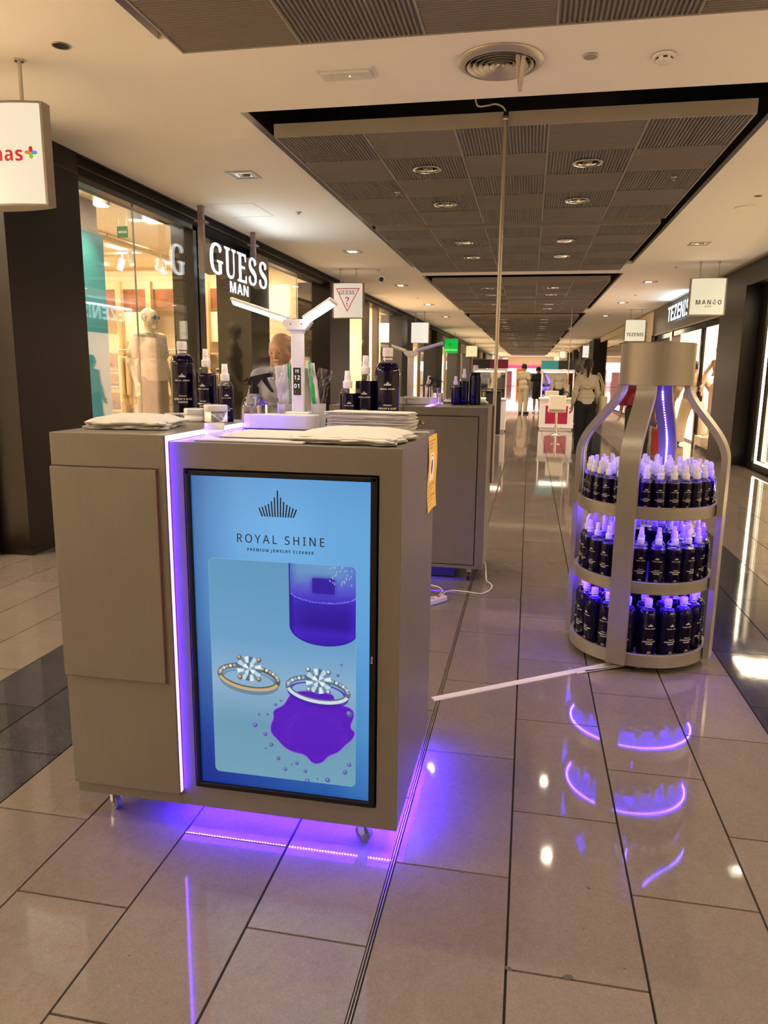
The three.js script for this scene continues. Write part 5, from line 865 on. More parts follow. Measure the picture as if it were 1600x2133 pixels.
// joints in metres for a standing figure of 1.75 m that faces +z; overrides in `j`
function figure(label, category, pos, turn, s) {
  const name = category === 'mannequin' ? 'mannequin' : 'person', t = thing(name, label, category, pos, turn), sc = (s.h ?? 1.75) / 1.75, w = s.slim ?? 1, D = s.detail ?? 1;
  t.scale.setScalar(sc);
  const j = { pel: [0, 0.94, 0], waist: [0, 1.08, 0], chest: [0, 1.30, 0.0], neck: [0, 1.47, -0.01], head: [0, 1.63, 0.015], sl: [0.165 * w, 1.405, -0.015], sr: [-0.165 * w, 1.405, -0.015], el: [0.235 * w, 1.14, -0.03], er: [-0.235 * w, 1.14, -0.03], wl: [0.25 * w, 0.9, 0.05], wr: [-0.25 * w, 0.9, 0.05], hl: [0.09, 0.92, 0], hr: [-0.09, 0.92, 0], kl: [0.1, 0.5, 0.02], kr: [-0.1, 0.5, 0.02], al: [0.1, 0.085, -0.01], ar: [-0.1, 0.085, -0.01], fl: 0.1, fr: -0.1, ...s.j };
  const limbs = [], hands = [], face = [], A = (...a) => limbs.push(cap(...a));
  // trunk and limbs
  A([-0.05 * w, j.pel[1], j.pel[2]], 0.1 * w, [0.05 * w, j.pel[1], j.pel[2]], 0.1 * w, 0.04); A([-0.035 * w, j.waist[1], j.waist[2]], 0.092 * w, [0.035 * w, j.waist[1], j.waist[2]], 0.092 * w, 0.05); A([j.chest[0] - 0.055 * w, j.chest[1], j.chest[2]], 0.096 * w, [j.chest[0] + 0.055 * w, j.chest[1], j.chest[2]], 0.096 * w, 0.05);
  A(j.sl, 0.046 * w, j.sr, 0.046 * w, 0.04); A([j.neck[0] - 0.06, j.neck[1] - 0.045, j.neck[2] - 0.01], 0.04, [j.neck[0] + 0.06, j.neck[1] - 0.045, j.neck[2] - 0.01], 0.04, 0.03); A(lerp3(j.sl, j.sr, 0.5), 0.06, j.neck, 0.054, 0.04); A(j.neck, 0.054, [j.head[0], j.head[1] - 0.06, j.head[2] - 0.012], 0.05, 0.02);
  for (const [S, E, W] of [[j.sl, j.el, j.wl], [j.sr, j.er, j.wr]]) { A(S, 0.043 * w, E, 0.035, 0.02); A(E, 0.038, W, 0.026, 0.02); }
  for (const [H, K, N, f] of [[j.hl, j.kl, j.al, j.fl], [j.hr, j.kr, j.ar, j.fr]]) { A(H, 0.092 * w, K, 0.056, 0.04); A(K, 0.057, lerp3(K, N, 0.35), 0.055, 0.03); A(lerp3(K, N, 0.35), 0.055, N, 0.036, 0.03); s.shoes ? A([N[0], N[1] - 0.03, N[2] - 0.015], 0.032, [N[0] + f * 0.3, 0.035 + N[1] - 0.085, N[2] + 0.09], 0.022, 0.02) : A([N[0], N[1] - 0.03, N[2] - 0.015], 0.036, [N[0] + f * 0.5, 0.03 + N[1] - 0.085, N[2] + 0.15], 0.026, 0.03); }
  // head
  const h = j.head, tilt = s.tilt ?? [0, 0], ct = Math.cos(tilt[0]), st = Math.sin(tilt[0]), cy = Math.cos(tilt[1]), sy = Math.sin(tilt[1]);
  const T = ([x, y, z]) => { const y1 = y * ct - z * st, z1 = y * st + z * ct; return [h[0] + x * cy + z1 * sy, h[1] + y1, h[2] - x * sy + z1 * cy]; };
  const f = (a, ra, b, rb, k = 0.03) => face.push(cap(T(a), ra, T(b), rb, k));
  f([0, 0.035, -0.018], 0.083, [0, 0.02, 0.02], 0.076, 0.04); f([0, -0.035, 0.028], 0.056, [0, -0.085, 0.056], 0.03, 0.045); f([-0.04, -0.05, 0.01], 0.036, [0.04, -0.05, 0.01], 0.036, 0.04); f([-0.046, -0.012, 0.05], 0.024, [-0.036, -0.03, 0.062], 0.02, 0.03); f([0.046, -0.012, 0.05], 0.024, [0.036, -0.03, 0.062], 0.02, 0.03);
  f([-0.035, 0.026, 0.076], 0.014, [0.035, 0.026, 0.076], 0.014, 0.02);
  f([0, 0.012, 0.09], 0.0085, [0, -0.026, 0.108], 0.0125, 0.014); f([-0.012, -0.03, 0.096], 0.009, [0.012, -0.03, 0.096], 0.009, 0.012);
  f([-0.02, -0.056, 0.086], 0.0075, [0.02, -0.056, 0.086], 0.0075, 0.008); f([-0.017, -0.067, 0.086], 0.008, [0.017, -0.067, 0.086], 0.008, 0.008); f([0, -0.098, 0.076], 0.02, [0, -0.1, 0.07], 0.02, 0.02);
  for (const q of [-1, 1]) { f([q * 0.078, 0.012, -0.008], 0.012, [q * 0.08, -0.03, 0.0], 0.009, 0.006); f([q * 0.083, 0.016, -0.016], 0.009, [q * 0.083, -0.01, -0.018], 0.008, 0.006); }
  face.push(cap(j.neck, 0.054, T([0, -0.06, -0.02]), 0.05, 0.02));
  // hands: a palm, four fingers of their own length, a thumb from the side
  for (const [E, W, q] of [[j.el, j.wl, 1], [j.er, j.wr, -1]]) {
    const d = V(...W).sub(V(...E)).normalize(), fw = V(0, 0, 1).addScaledVector(d, -d.z).normalize(), sd = d.clone().cross(fw).normalize().multiplyScalar(q);   // sd: across the palm's thickness
    const P = (a, b, c) => [W[0] + d.x * a + fw.x * b + sd.x * c, W[1] + d.y * a + fw.y * b + sd.y * c, W[2] + d.z * a + fw.z * b + sd.z * c], cu = s.curl ?? 0.02;
    hands.push(cap(P(-0.03, 0, 0), 0.026, P(0.01, 0, 0), 0.025, 0.015), cap(P(0.02, -0.02, 0), 0.0165, P(0.078, -0.024, 0), 0.0145, 0.012), cap(P(0.02, 0.0, 0), 0.0175, P(0.085, 0.0, 0), 0.0145, 0.012), cap(P(0.02, 0.02, 0), 0.0165, P(0.08, 0.026, 0), 0.0145, 0.012));
    [[-0.031, 0.056], [-0.011, 0.068], [0.011, 0.073], [0.031, 0.065]].forEach(([b, l], i) => { const k1 = P(0.085, b, 0), k2 = P(0.085 + l * 0.52, b * 1.08, -cu * 0.5 - i * 0.001), k3 = P(0.085 + l * 0.95, b * 1.1, -cu * 1.5); hands.push(cap(k1, 0.0095, k2, 0.0085, 0.004), cap(k2, 0.0085, k3, 0.007, 0.004)); });
    hands.push(cap(P(0.02, 0.026, 0), 0.0135, P(0.055, 0.05, -0.012), 0.0105, 0.01), cap(P(0.055, 0.05, -0.012), 0.0105, P(0.088, 0.056, -0.02), 0.008, 0.004));
  }
  const skin = s.skin ?? M.skin;
  part('body', [sdfMesh(limbs, 0.016 * D, 0.03), sdfMesh(face, 0.0048 * D, 0.02), sdfMesh(hands, 0.0052 * Math.min(D, 1.5), 0.006)], skin, t);
  // clothes
  const wear = (nm, prims, m, cell = 0.014, k = 0.04) => part(nm, sdfMesh(prims, cell * D, k), m, t);
  const tp = s.top, bt = s.bottom;
  if (tp) {
    const g = 0.009 + (tp.loose ?? 0), q = [], hem = tp.hem ?? 0.95, lo = lerp3(j.pel, j.waist, (hem - j.pel[1]) / (j.waist[1] - j.pel[1]));
    q.push(cap([lo[0] - 0.055 * w, hem, lo[2]], 0.106 * w + g, [lo[0] + 0.055 * w, hem, lo[2]], 0.106 * w + g, 0.05), cap([j.waist[0] - 0.05 * w, j.waist[1], j.waist[2]], 0.103 * w + g, [j.waist[0] + 0.05 * w, j.waist[1], j.waist[2]], 0.103 * w + g, 0.06), cap([j.chest[0] - 0.058 * w, j.chest[1], j.chest[2]], 0.097 * w + g, [j.chest[0] + 0.058 * w, j.chest[1], j.chest[2]], 0.097 * w + g, 0.06), cap(j.sl, 0.047 * w + g, j.sr, 0.047 * w + g, 0.04), cap([j.neck[0] - 0.06, j.neck[1] - 0.047, j.neck[2] - 0.01], 0.041 + g * 0.6, [j.neck[0] + 0.06, j.neck[1] - 0.047, j.neck[2] - 0.01], 0.041 + g * 0.6, 0.03));
    for (const [S, E, W] of [[j.sl, j.el, j.wl], [j.sr, j.er, j.wr]]) { if (tp.sleeve === 'none') continue; if (tp.sleeve === 'short') q.push(cap(S, 0.044 * w + g * 0.8, lerp3(S, E, 0.62), 0.042 + g * 1.1, 0.02)); else q.push(cap(S, 0.043 * w + g * 0.8, E, 0.037 + g * 0.7, 0.02), cap(E, 0.037 + g * 0.7, lerp3(E, W, 0.95), 0.03 + g * 0.6, 0.02)); }
    // soft folds
    if (tp.loose > 0) for (let i = 0; i < 7; i++) { const u = i / 6, y = hem + 0.04 + (j.chest[1] - hem) * 0.8 * u, x = (i % 2 ? 1 : -1) * (0.03 + 0.04 * ((i * 37) % 5) / 5), zc = lerp3(lo, j.chest, u)[2]; for (const f of [1, -1]) q.push(cap([x - 0.05, y, zc + f * (0.09 * w + g * 0.75)], 0.009, [x + 0.05, y + 0.035 * (i % 3 - 1), zc + f * (0.09 * w + g * 0.75)], 0.008, 0.02)); }
    if (!tp.open) q.push(cap(lerp3(j.sl, j.sr, 0.5), 0.06 + g * 0.4, [j.neck[0], j.neck[1] - 0.012, j.neck[2]], 0.057 + g * 0.3, 0.03));
    part('shirt', sdfMesh(q, 0.013 * D, 0.03, hem), tp.m, t);
    if (tp.collar) part('collar', [at(new THREE.TorusGeometry(0.066, 0.012, 8, 28), j.neck[0], j.neck[1] + 0.012, j.neck[2] + 0.006, -PI / 2 + 0.3), at(extr([[-0.004, 0], [-0.062, -0.008], [-0.034, -0.062], [-0.006, -0.028]], 0.006, 0.001), j.neck[0], j.neck[1] + 0.0, j.neck[2] + 0.075, -0.45), at(extr([[0.004, 0], [0.062, -0.008], [0.034, -0.062], [0.006, -0.028]], 0.006, 0.001), j.neck[0], j.neck[1] + 0.0, j.neck[2] + 0.075, -0.45)], tp.m, t);
    if (tp.buttons) part('button', [0, 1, 2, 3, 4].map((i) => ball(0.0055, 0.0, 1.36 - i * 0.075, j.chest[2] + 0.116 * w + g - 0.002 + (i > 2 ? -0.004 : 0))), M.white, t);
  }
  if (bt) {
    const g = 0.008 + (bt.loose ?? 0), q = [cap([j.pel[0] - 0.045 * w, j.pel[1] + 0.06, j.pel[2]], 0.096 * w + g * 0.6, [j.pel[0] + 0.045 * w, j.pel[1] + 0.06, j.pel[2]], 0.096 * w + g * 0.6, 0.04), cap([j.pel[0] - 0.052 * w, j.pel[1] - 0.04, j.pel[2] - 0.012], 0.1 * w + g * 0.7, [j.pel[0] + 0.052 * w, j.pel[1] - 0.04, j.pel[2] - 0.012], 0.1 * w + g * 0.7, 0.05)];
    for (const [H, K, N] of [[j.hl, j.kl, j.al], [j.hr, j.kr, j.ar]]) { if (bt.short) q.push(cap(H, 0.09 * w + g, lerp3(H, K, 0.9), 0.072 + g * 1.3, 0.03)); else q.push(cap(H, 0.09 * w + g, K, 0.06 + g * 1.2, 0.03), cap(K, 0.062 + g * 1.2, [N[0], N[1] + 0.0, N[2]], 0.048 + g * (bt.flare ?? 1), 0.03)); }
    part(bt.short ? 'shorts' : 'trousers', sdfMesh(q, 0.014 * D, 0.03, bt.short ? lerp3(j.hl, j.kl, 0.92)[1] : j.al[1] - 0.03), bt.m, t);
  }
  if (s.shoes) for (const [N, f2] of [[j.al, j.fl], [j.ar, j.fr]]) { const y0 = N[1] - 0.085; const o = wear('shoe', [cap([N[0] - f2 * 0.1, y0 + 0.045, N[2] - 0.03], 0.043, [N[0] + f2 * 0.45, y0 + 0.036, N[2] + 0.13], 0.035, 0.03), cap([N[0], y0 + 0.06, N[2] - 0.02], 0.042, [N[0], y0 + 0.09, N[2] - 0.01], 0.04, 0.02)], s.shoes, 0.01, 0.02); part('sole', [at(new THREE.CylinderGeometry(1, 0.96, 0.018, 28).scale(0.043, 1, 0.122), N[0] + f2 * 0.17, y0 + 0.0095, N[2] + 0.05, 0, Math.atan2(f2 * 0.55, 0.16))], s.sole ?? M.whiteDull, o); }
  if (s.hair) {
    const q = [], H = (a, ra, b, rb, k = 0.03) => q.push(cap(T(a), ra, T(b), rb, k));
    if (s.hair.bald) { for (const x of [-1, 1]) { H([x * 0.074, 0.03, -0.03], 0.027, [x * 0.045, -0.01, -0.075], 0.034); H([x * 0.073, 0.045, 0.008], 0.016, [x * 0.074, -0.005, 0.012], 0.011); } H([-0.03, 0.0, -0.085], 0.034, [0.03, 0.0, -0.085], 0.034); H([-0.04, 0.05, -0.075], 0.032, [0.04, 0.05, -0.075], 0.032); }
    else { H([0, 0.05, -0.03], 0.085, [0, 0.06, 0.0], 0.077, 0.04); H([-0.05, 0.0, -0.045], 0.046, [0.05, 0.0, -0.045], 0.046); if (!s.hair.short) H([0, -0.02, -0.07], 0.05, [0, -0.07, -0.06], 0.035); }
    if (s.hair.tail) { H([0, 0.0, -0.1], 0.03, [0.0, -0.05, -0.125], 0.036, 0.015); H([0, -0.05, -0.125], 0.036, [0.008, -0.2, -0.12], 0.016, 0.02); }
    wear('hair', q, s.hair.m, 0.009, 0.02);
  }
  if (s.face) {
    for (const q of [-1, 1]) { const e = part('eye', ball(0.0125, ...T([q * 0.031, 0.003, 0.0815]), 1.25, 0.85, 1), std(lin(0.6, 0.56, 0.5), 0.2), t); part('iris', ball(0.0062, ...T([q * 0.031, 0.001, 0.0905])), std(lin(0.03, 0.02, 0.015), 0.2), e); part('eyebrow', [at(rbox(0.034, 0.0065, 0.008, 0.003), ...T([q * 0.033, 0.026, 0.091]), tilt[0], tilt[1], q * -0.12)], s.face.brow, t); part('eyelid', [at(rbox(0.034, 0.008, 0.01, 0.0035), ...T([q * 0.031, 0.0125, 0.089]), tilt[0], tilt[1])], skin, t); }
    part('lips', [at(rbox(0.042, 0.006, 0.007, 0.0025), ...T([0, -0.062, 0.094]), tilt[0], tilt[1])], std(lin(0.3, 0.13, 0.09), 0.5), t);
  }
  if (s.glasses) part('sunglasses', [...[-1, 1].flatMap((q) => [at(new THREE.CylinderGeometry(0.024, 0.022, 0.004, 18).scale(1.15, 1, 0.9), ...T([q * 0.034, 0.006, 0.096]), tilt[0] + PI / 2, tilt[1]), rod(T([q * 0.062, 0.014, 0.092]), T([q * 0.083, 0.012, -0.01]), 0.002)]), rod(T([-0.012, 0.012, 0.1]), T([0.012, 0.012, 0.1]), 0.002)], s.glasses, t);
  return { t, j, T, sc };
}
const cl = (r, g, b) => M.cloth(lin(r, g, b)), hairDark = std(lin(0.012, 0.009, 0.008), 0.5), skinTan = phys(lin(0.4, 0.22, 0.15), 0.5), greyHair = std(lin(0.34, 0.3, 0.26), 0.8);
figure('older balding man in a grey blue collared shirt bending forward behind the desk lamp', 'man', [-1.9, 0, -5.62], 0.1, {
  h: 1.78, skin: phys(lin(0.40, 0.23, 0.15), 0.45), top: { m: cl(0.24, 0.25, 0.32), sleeve: 'long', loose: 0.014, collar: true }, bottom: { m: cl(0.05, 0.05, 0.06) }, shoes: M.blackDull, hair: { m: greyHair, bald: true }, face: { brow: greyHair }, tilt: [0.3, -0.28],
  j: { pel: [0, 0.94, -0.1], waist: [0, 1.07, -0.07], chest: [0, 1.27, 0.03], neck: [0.0, 1.435, 0.09], head: [0.01, 1.575, 0.145], sl: [0.18, 1.37, 0.06], sr: [-0.18, 1.37, 0.06], el: [0.25, 1.1, 0.07], er: [-0.26, 1.1, 0.06], wl: [0.2, 0.93, 0.27], wr: [-0.2, 0.92, 0.25], hl: [0.09, 0.92, -0.1], hr: [-0.09, 0.92, -0.1], kl: [0.1, 0.5, -0.04], kr: [-0.1, 0.5, -0.04], al: [0.1, 0.085, -0.05], ar: [-0.1, 0.085, -0.05] } });
figure('far man in beige shirt and trousers, seen from behind beside the make-up counter', 'man', [-0.2, 0, -27], PI - 0.5, { h: 1.76, detail: 1.5, skin: skinTan, top: { m: cl(0.5, 0.42, 0.3), sleeve: 'short', loose: 0.02, hem: 0.9 }, bottom: { m: cl(0.5, 0.42, 0.3), loose: 0.014 }, shoes: M.blackDull, hair: { m: hairDark, short: true }, sole: M.blackDull });
figure('far man dressed in black with bare calves, seen from behind between the make-up counters', 'man', [0.3, 0, -27.7], PI, { h: 1.68, detail: 1.5, skin: skinTan, top: { m: cl(0.012, 0.012, 0.016), sleeve: 'short', loose: 0.02 }, bottom: { m: cl(0.012, 0.012, 0.014), short: true, loose: 0.01 }, shoes: M.white, hair: { m: hairDark, short: true } });
// the woman in stripes
const stripes = canvasTex(8, 256, (c) => { for (let i = 0; i < 8; i++) { c.fillStyle = '#d8cdb8'; c.fillRect(0, i * 32, 8, 32); c.fillStyle = '#453c33'; c.fillRect(0, i * 32, 8, 9); } }); stripes.wrapS = stripes.wrapT = THREE.RepeatWrapping; stripes.repeat.set(4, 5.5);
const wA = figure('woman with a dark ponytail in a striped top and black trousers, seen from behind', 'woman', [1.0, 0, -13.7], PI + 0.15, { h: 1.7, slim: 0.9, skin: skinTan, top: { m: std(0xffffff, 0.9, 0, { map: stripes }), sleeve: 'long', loose: 0.012, hem: 0.93 }, bottom: { m: cl(0.009, 0.009, 0.011), loose: 0.016, flare: 1.2 }, shoes: M.blackDull, hair: { m: hairDark, tail: true }, sole: M.blackDull, j: { kl: [0.09, 0.5, 0.06], al: [0.07, 0.085, 0.1], ar: [-0.08, 0.085, -0.08] } });
{
  const t = thing('tote_bag', 'cream cloth tote bag hanging from the shoulder of the woman in stripes', 'bag', [1.3, 0.66, -13.68], 0.15);
  part('bag_body', rbox(0.11, 0.4, 0.26, 0.03, 0, 0.2, 0, 0, 0, 0.03, 4), cl(0.6, 0.5, 0.36), t); part('strap', [tube([[0, 0.38, 0.08], [-0.03, 0.6, 0.06], [-0.1, 0.79, 0.02], [-0.115, 0.79, -0.02], [-0.03, 0.6, -0.06], [0, 0.38, -0.08]], 0.011, 40)], cl(0.58, 0.48, 0.34), t);
}
figure('person with dark hair and navy jacket beside the right edge of the make-up counter', 'person', [1.32, 0, -21.5], PI, { h: 1.66, detail: 1.4, skin: skinTan, top: { m: cl(0.012, 0.016, 0.06), sleeve: 'long', loose: 0.02 }, bottom: { m: cl(0.012, 0.012, 0.016) }, shoes: M.white, hair: { m: hairDark } });
figure('person in a dark red jacket walking away, half hidden by the bottle stand', 'person', [1.62, 0, -11.6], PI, { h: 1.72, skin: skinTan, top: { m: cl(0.16, 0.008, 0.012), sleeve: 'long', loose: 0.03, hem: 1.0 }, bottom: { m: cl(0.025, 0.02, 0.018), loose: 0.006 }, shoes: M.blackDull, hair: { m: hairDark, short: true }, sole: M.blackDull });
figure('person in a beige shirt and wide cream trousers by the lit shop at right', 'person', [3.36, 0, -16.4], PI - 0.2, { h: 1.72, skin: skinTan, top: { m: cl(0.42, 0.32, 0.19), sleeve: 'long', loose: 0.03, hem: 0.98 }, bottom: { m: cl(0.62, 0.52, 0.36), loose: 0.03, flare: 2.2 }, shoes: M.black, hair: { m: hairDark, short: true }, j: { hl: [0.1, 0.92, 0], hr: [-0.1, 0.92, 0], kl: [0.19, 0.5, 0.03], kr: [-0.19, 0.5, 0.0], al: [0.24, 0.085, -0.02], ar: [-0.24, 0.085, -0.02], el: [0.3, 1.16, -0.05], er: [-0.34, 1.17, -0.04], wl: [0.36, 0.92, 0.02], wr: [-0.43, 0.96, 0.06] } });
single('belt_bag', [rbox(0.2, 0.13, 0.09, 0.03, 3.4, 0.97, -16.21, 0, -0.2)], M.blackDull, 'black belt bag on the waist of the person in cream trousers', 'bag');
{
  const t = thing('shopping_bag', 'red shopping bag carried by the person in the dark red jacket', 'bag', [1.95, 0.24, -11.58]); part('bag_body', rbox(0.13, 0.42, 0.3, 0.03, 0, 0.21, 0, 0, 0.3, 0.04, 3), std(lin(0.6, 0.03, 0.01), 0.5), t); part('handle', tube([[0, 0.41, 0.06], [-0.04, 0.56, 0.03], [-0.05, 0.6, 0], [-0.04, 0.56, -0.03], [0, 0.41, -0.06]], 0.006), std(lin(0.5, 0.03, 0.01), 0.5), t);
  const u = thing('shopping_bag', 'pale green grey bag beside the red shopping bag', 'bag', [2.02, 0.3, -11.85]); part('bag_body', rbox(0.1, 0.4, 0.26, 0.02, 0, 0.2, 0, 0, 0.2), std(lin(0.4, 0.5, 0.45), 0.6), u); part('handle', tube([[0, 0.39, 0.06], [-0.05, 0.52, 0], [0, 0.39, -0.06]], 0.006), M.whiteDull, u);
}
// ---------- inside the fashion shop ----------
function plinth(x, y, z, label) { return single('plinth', [rbox(0.6, y, 0.6, 0.006, x, y / 2 + 0.0005, z)], M.cream, label, 'plinth'); }
plinth(-4.62, 0.3, -8.55, 'low cream plinth under the mannequin with sunglasses'); plinth(-4.63, 0.25, -11.5, 'low cream plinth under the mannequin by the entrance'); plinth(-4.6, 0.25, -13.05, 'low cream plinth under the mannequin in the second window');
figure('cream mannequin with sunglasses, linen shirt and beige shorts in the first shop window', 'mannequin', [-4.62, 0.3, -8.55], 1.2, { h: 1.88, skin: M.mannequin, curl: 0.03, glasses: M.blackGloss, tilt: [0, 0.25], top: { m: cl(0.66, 0.58, 0.43), sleeve: 'short', loose: 0.016, hem: 0.93, collar: true, buttons: true }, bottom: { m: cl(0.36, 0.29, 0.2), short: true, loose: 0.014 }, j: { el: [0.25, 1.13, -0.05], er: [-0.25, 1.13, -0.05] } });
figure('pale mannequin in a greenish grey jacket standing at the shop entrance', 'mannequin', [-4.63, 0.25, -11.5], 0.5, { h: 1.86, skin: M.mannequin, top: { m: cl(0.3, 0.28, 0.17), sleeve: 'long', loose: 0.02, hem: 0.95, collar: true }, bottom: { m: cl(0.3, 0.26, 0.18) } });
figure('mannequin in the second shop window, behind the older man', 'mannequin', [-4.6, 0.25, -13.05], 0.4, { h: 1.84, skin: M.mannequin, detail: 1.3, top: { m: cl(0.5, 0.42, 0.3), sleeve: 'short', loose: 0.015 }, bottom: { m: cl(0.2, 0.2, 0.22) } });
{
  const tex = canvasTex(512, 1024, (c) => { const g = c.createLinearGradient(0, 0, 512, 0); g.addColorStop(0, '#3d9a9c'); g.addColorStop(0.5, '#4fb2b3'); g.addColorStop(1, '#3f9fa6'); c.fillStyle = g; c.fillRect(0, 0, 512, 1024); c.fillStyle = '#15161c'; c.beginPath(); c.moveTo(0, 240); c.bezierCurveTo(200, 180, 250, 250, 262, 300); c.lineTo(255, 360); c.lineTo(262, 420); c.lineTo(240, 470); c.bezierCurveTo(330, 520, 330, 600, 345, 720); c.lineTo(380, 900); c.lineTo(420, 1024); c.lineTo(0, 1024); c.fill(); c.fillStyle = '#b98a70'; c.beginPath(); c.ellipse(190, 360, 62, 92, 0, 0, 7); c.fill(); c.fillStyle = '#15161c'; c.beginPath(); c.ellipse(170, 290, 92, 60, 0.2, 0, 7); c.fill(); });
  const t = thing('lit_poster', 'tall turquoise lit poster with a dark clothed figure inside the first shop window', 'poster', [-5.62, 0.4, -8.35], PI / 2); part('casing', rbox(1.9, 2.78, 0.1, 0.01, 0, 1.39, -0.056), M.shopGrey, t); const g = new THREE.PlaneGeometry(1.86, 2.74); g.translate(0, 1.39, 0.0); part('printed_face', g, std(0x999999, 0.4, 0, { map: tex, emissive: 0xffffff, emissiveMap: tex, emissiveIntensity: 0.22 }), t);
  struct('wall_shop_partition', span(-5.95, -5.74, 0, 3.6, -7.3, -9.36), M.shopGrey);
}
const spotCan = (label, x, z) => { const t = thing('ceiling_spot', label, 'ceiling light', [x, 3.6, z], 0, null); part('can', [cyl(0.1, 0.1, 0.16, 0, -0.08, 0, 0, 0, 0, 28, false)], M.white, t); part('lamp', cyl(0.085, 0.085, 0.006, 0, -0.163, 0), glow(lin(1, 0.85, 0.6), 4), t); const l = new THREE.SpotLight(SHOP, 26, 0, R(50), 0.8, 2); l.position.set(x, 3.43, z); l.target.position.set(x + 0.2, 0, z); l.castShadow = true; l.shadow.radius = 3; l.name = 'can_beam'; l.target.name = 'can_aim'; scene.add(l, l.target); };
spotCan('white cylinder spot on the shop ceiling at the left of the first window', -5.35, -8.85); spotCan('white cylinder spot on the shop ceiling at the glass joint of the first window', -5.4, -9.75);
{
  const tex = canvasTex(128, 128, (c) => { c.fillStyle = '#1d6b35'; c.fillRect(0, 0, 128, 128); c.translate(128, 0); c.scale(-1, 1); fitText(c, 'SALIDA', 'bold 40px sans-serif', 64, 66, 104, '#e8f0e8'); });
  const t = thing('exit_sign', 'small green exit sign hanging in the fashion shop, its word mirrored', 'sign', [-5.74, 3.34, -10]); part('plate', rbox(0.17, 0.15, 0.008, 0.002), std(lin(0.02, 0.2, 0.06), 0.4), t); const g = new THREE.PlaneGeometry(0.165, 0.145); g.translate(0, 0, 0.0046); part('lettering', g, std(0xffffff, 0.5, 0, { map: tex, emissive: 0xffffff, emissiveMap: tex, emissiveIntensity: 0.25 }), t); part('wire', [rod([-0.06, 0.07, 0], [-0.06, 0.26, 0], 0.002), rod([0.06, 0.07, 0], [0.06, 0.26, 0], 0.002)], M.steel, t);
}
{
  const t = thing('light_track', 'pale ceiling track with adjustable spotlights inside the fashion shop', 'track light', [-6.88, 3.5, -12.3]);
  part('rail', [rspan(0.006, -0.05, 0.05, -0.03, 0.05, 1.2, -1.4), span(-0.9, 0.6, -0.01, 0.02, -0.5, -0.53), rod([0, 0.05, 0.8], [0, 0.1, 0.8], 0.01), rod([0, 0.05, -1.0], [0, 0.1, -1.0], 0.01)], M.cream, t);
  [[0.0, 0.15, 0.3, 1], [-0.5, -0.5, -0.35, 0], [0.25, -0.5, -0.3, 1], [0.02, -0.95, 0.35, 1]].forEach(([x, z, a, on]) => { const s = part('spotlight', [at(cyl(0.055, 0.055, 0.2, 0, -0.1, 0), x, -0.1, z, 0, 0, a), rod([x, -0.02, z], [x, -0.12, z], 0.012)], M.white, t); if (on) part('lamp', at(cyl(0.048, 0.048, 0.008, 0, -0.205, 0), x, -0.1, z, 0, 0, a), glow(lin(1, 0.88, 0.62), 4), s); });
}
// shelving along the end wall: timber posts, boards, hanging clothes
{
  const t = thing('timber_shelving', 'tall timber shelving with posts and boards along the shop end wall', 'shelving', [0, 0, -13.2]);
  for (const x of [-9.4, -8.5, -7.72, -7.1, -6.4, -5.95, -5.45, -5.12]) part('post', rspan(0.006, x - 0.055, x + 0.055, 0, 3.05, -0.05, 0.06), M.wood, t);
  for (const [x0, x1] of [[-9.4, -8.5], [-8.5, -7.72], [-7.1, -6.4], [-6.4, -5.95], [-5.95, -5.45]]) for (const y of [0.25, 0.62, 0.98, 1.34, 1.72]) part('shelf_board', rspan(0.004, x0 + 0.056, x1 - 0.056, y, y + 0.03, -0.4, 0.05), M.wood, t);
  part('reflection_band', rspan(0.004, -9.4, -5.0, 2.57, 2.92, -0.12, -0.052), M.reflectedBrown, t, 'red brown band standing in for a reflection in the glass'); part('back_panel', span(-9.5, -4.9, 0, 3.3, -0.45, -0.42), M.creamWall, t);  // red brown band is a window reflection built as a solid strip
  for (const [x0, x1] of [[-7.66, -7.16], [-6.34, -6.0], [-5.9, -5.5]]) part('fascia_panel', rspan(0.006, x0, x1, 1.95, 2.5, -0.1, -0.04), M.cream, t);
  // folded clothes on the boards
  let n = 0; const tones = [cl(0.5, 0.42, 0.3), cl(0.06, 0.06, 0.07), cl(0.62, 0.58, 0.5), cl(0.3, 0.2, 0.12), cl(0.2, 0.22, 0.25)];
  for (const x of [-9.0, -8.25, -7.98, -6.75, -6.18, -5.7]) for (const y of [0.28, 0.65, 1.01, 1.37]) { const h = 0.1 + 0.12 * rnd(), o = thing('folded_clothes', `folded clothes on the timber shelving, ${['lowest', 'second', 'third', 'fourth'][Math.round((y - 0.28) / 0.36)]} board, ${['far left', 'left of the second bay', 'right of the second bay', 'fourth bay', 'fifth bay', 'right end'][[-9.0, -8.25, -7.98, -6.75, -6.18, -5.7].indexOf(x)]}`, 'clothes', [x, y + 0.0016, -13.38], 0, 'folded piles on the timber shelving'); for (let i = 0; i < Math.floor(h / 0.032); i++) part('garment', sheetGeo(0.24, 0.26, 0.034, 0.01, 200 + n++), tones[Math.floor(rnd() * 5)], o).position.set(0, 0.033 * (i + 0.5) + 0.001, 0); }
}
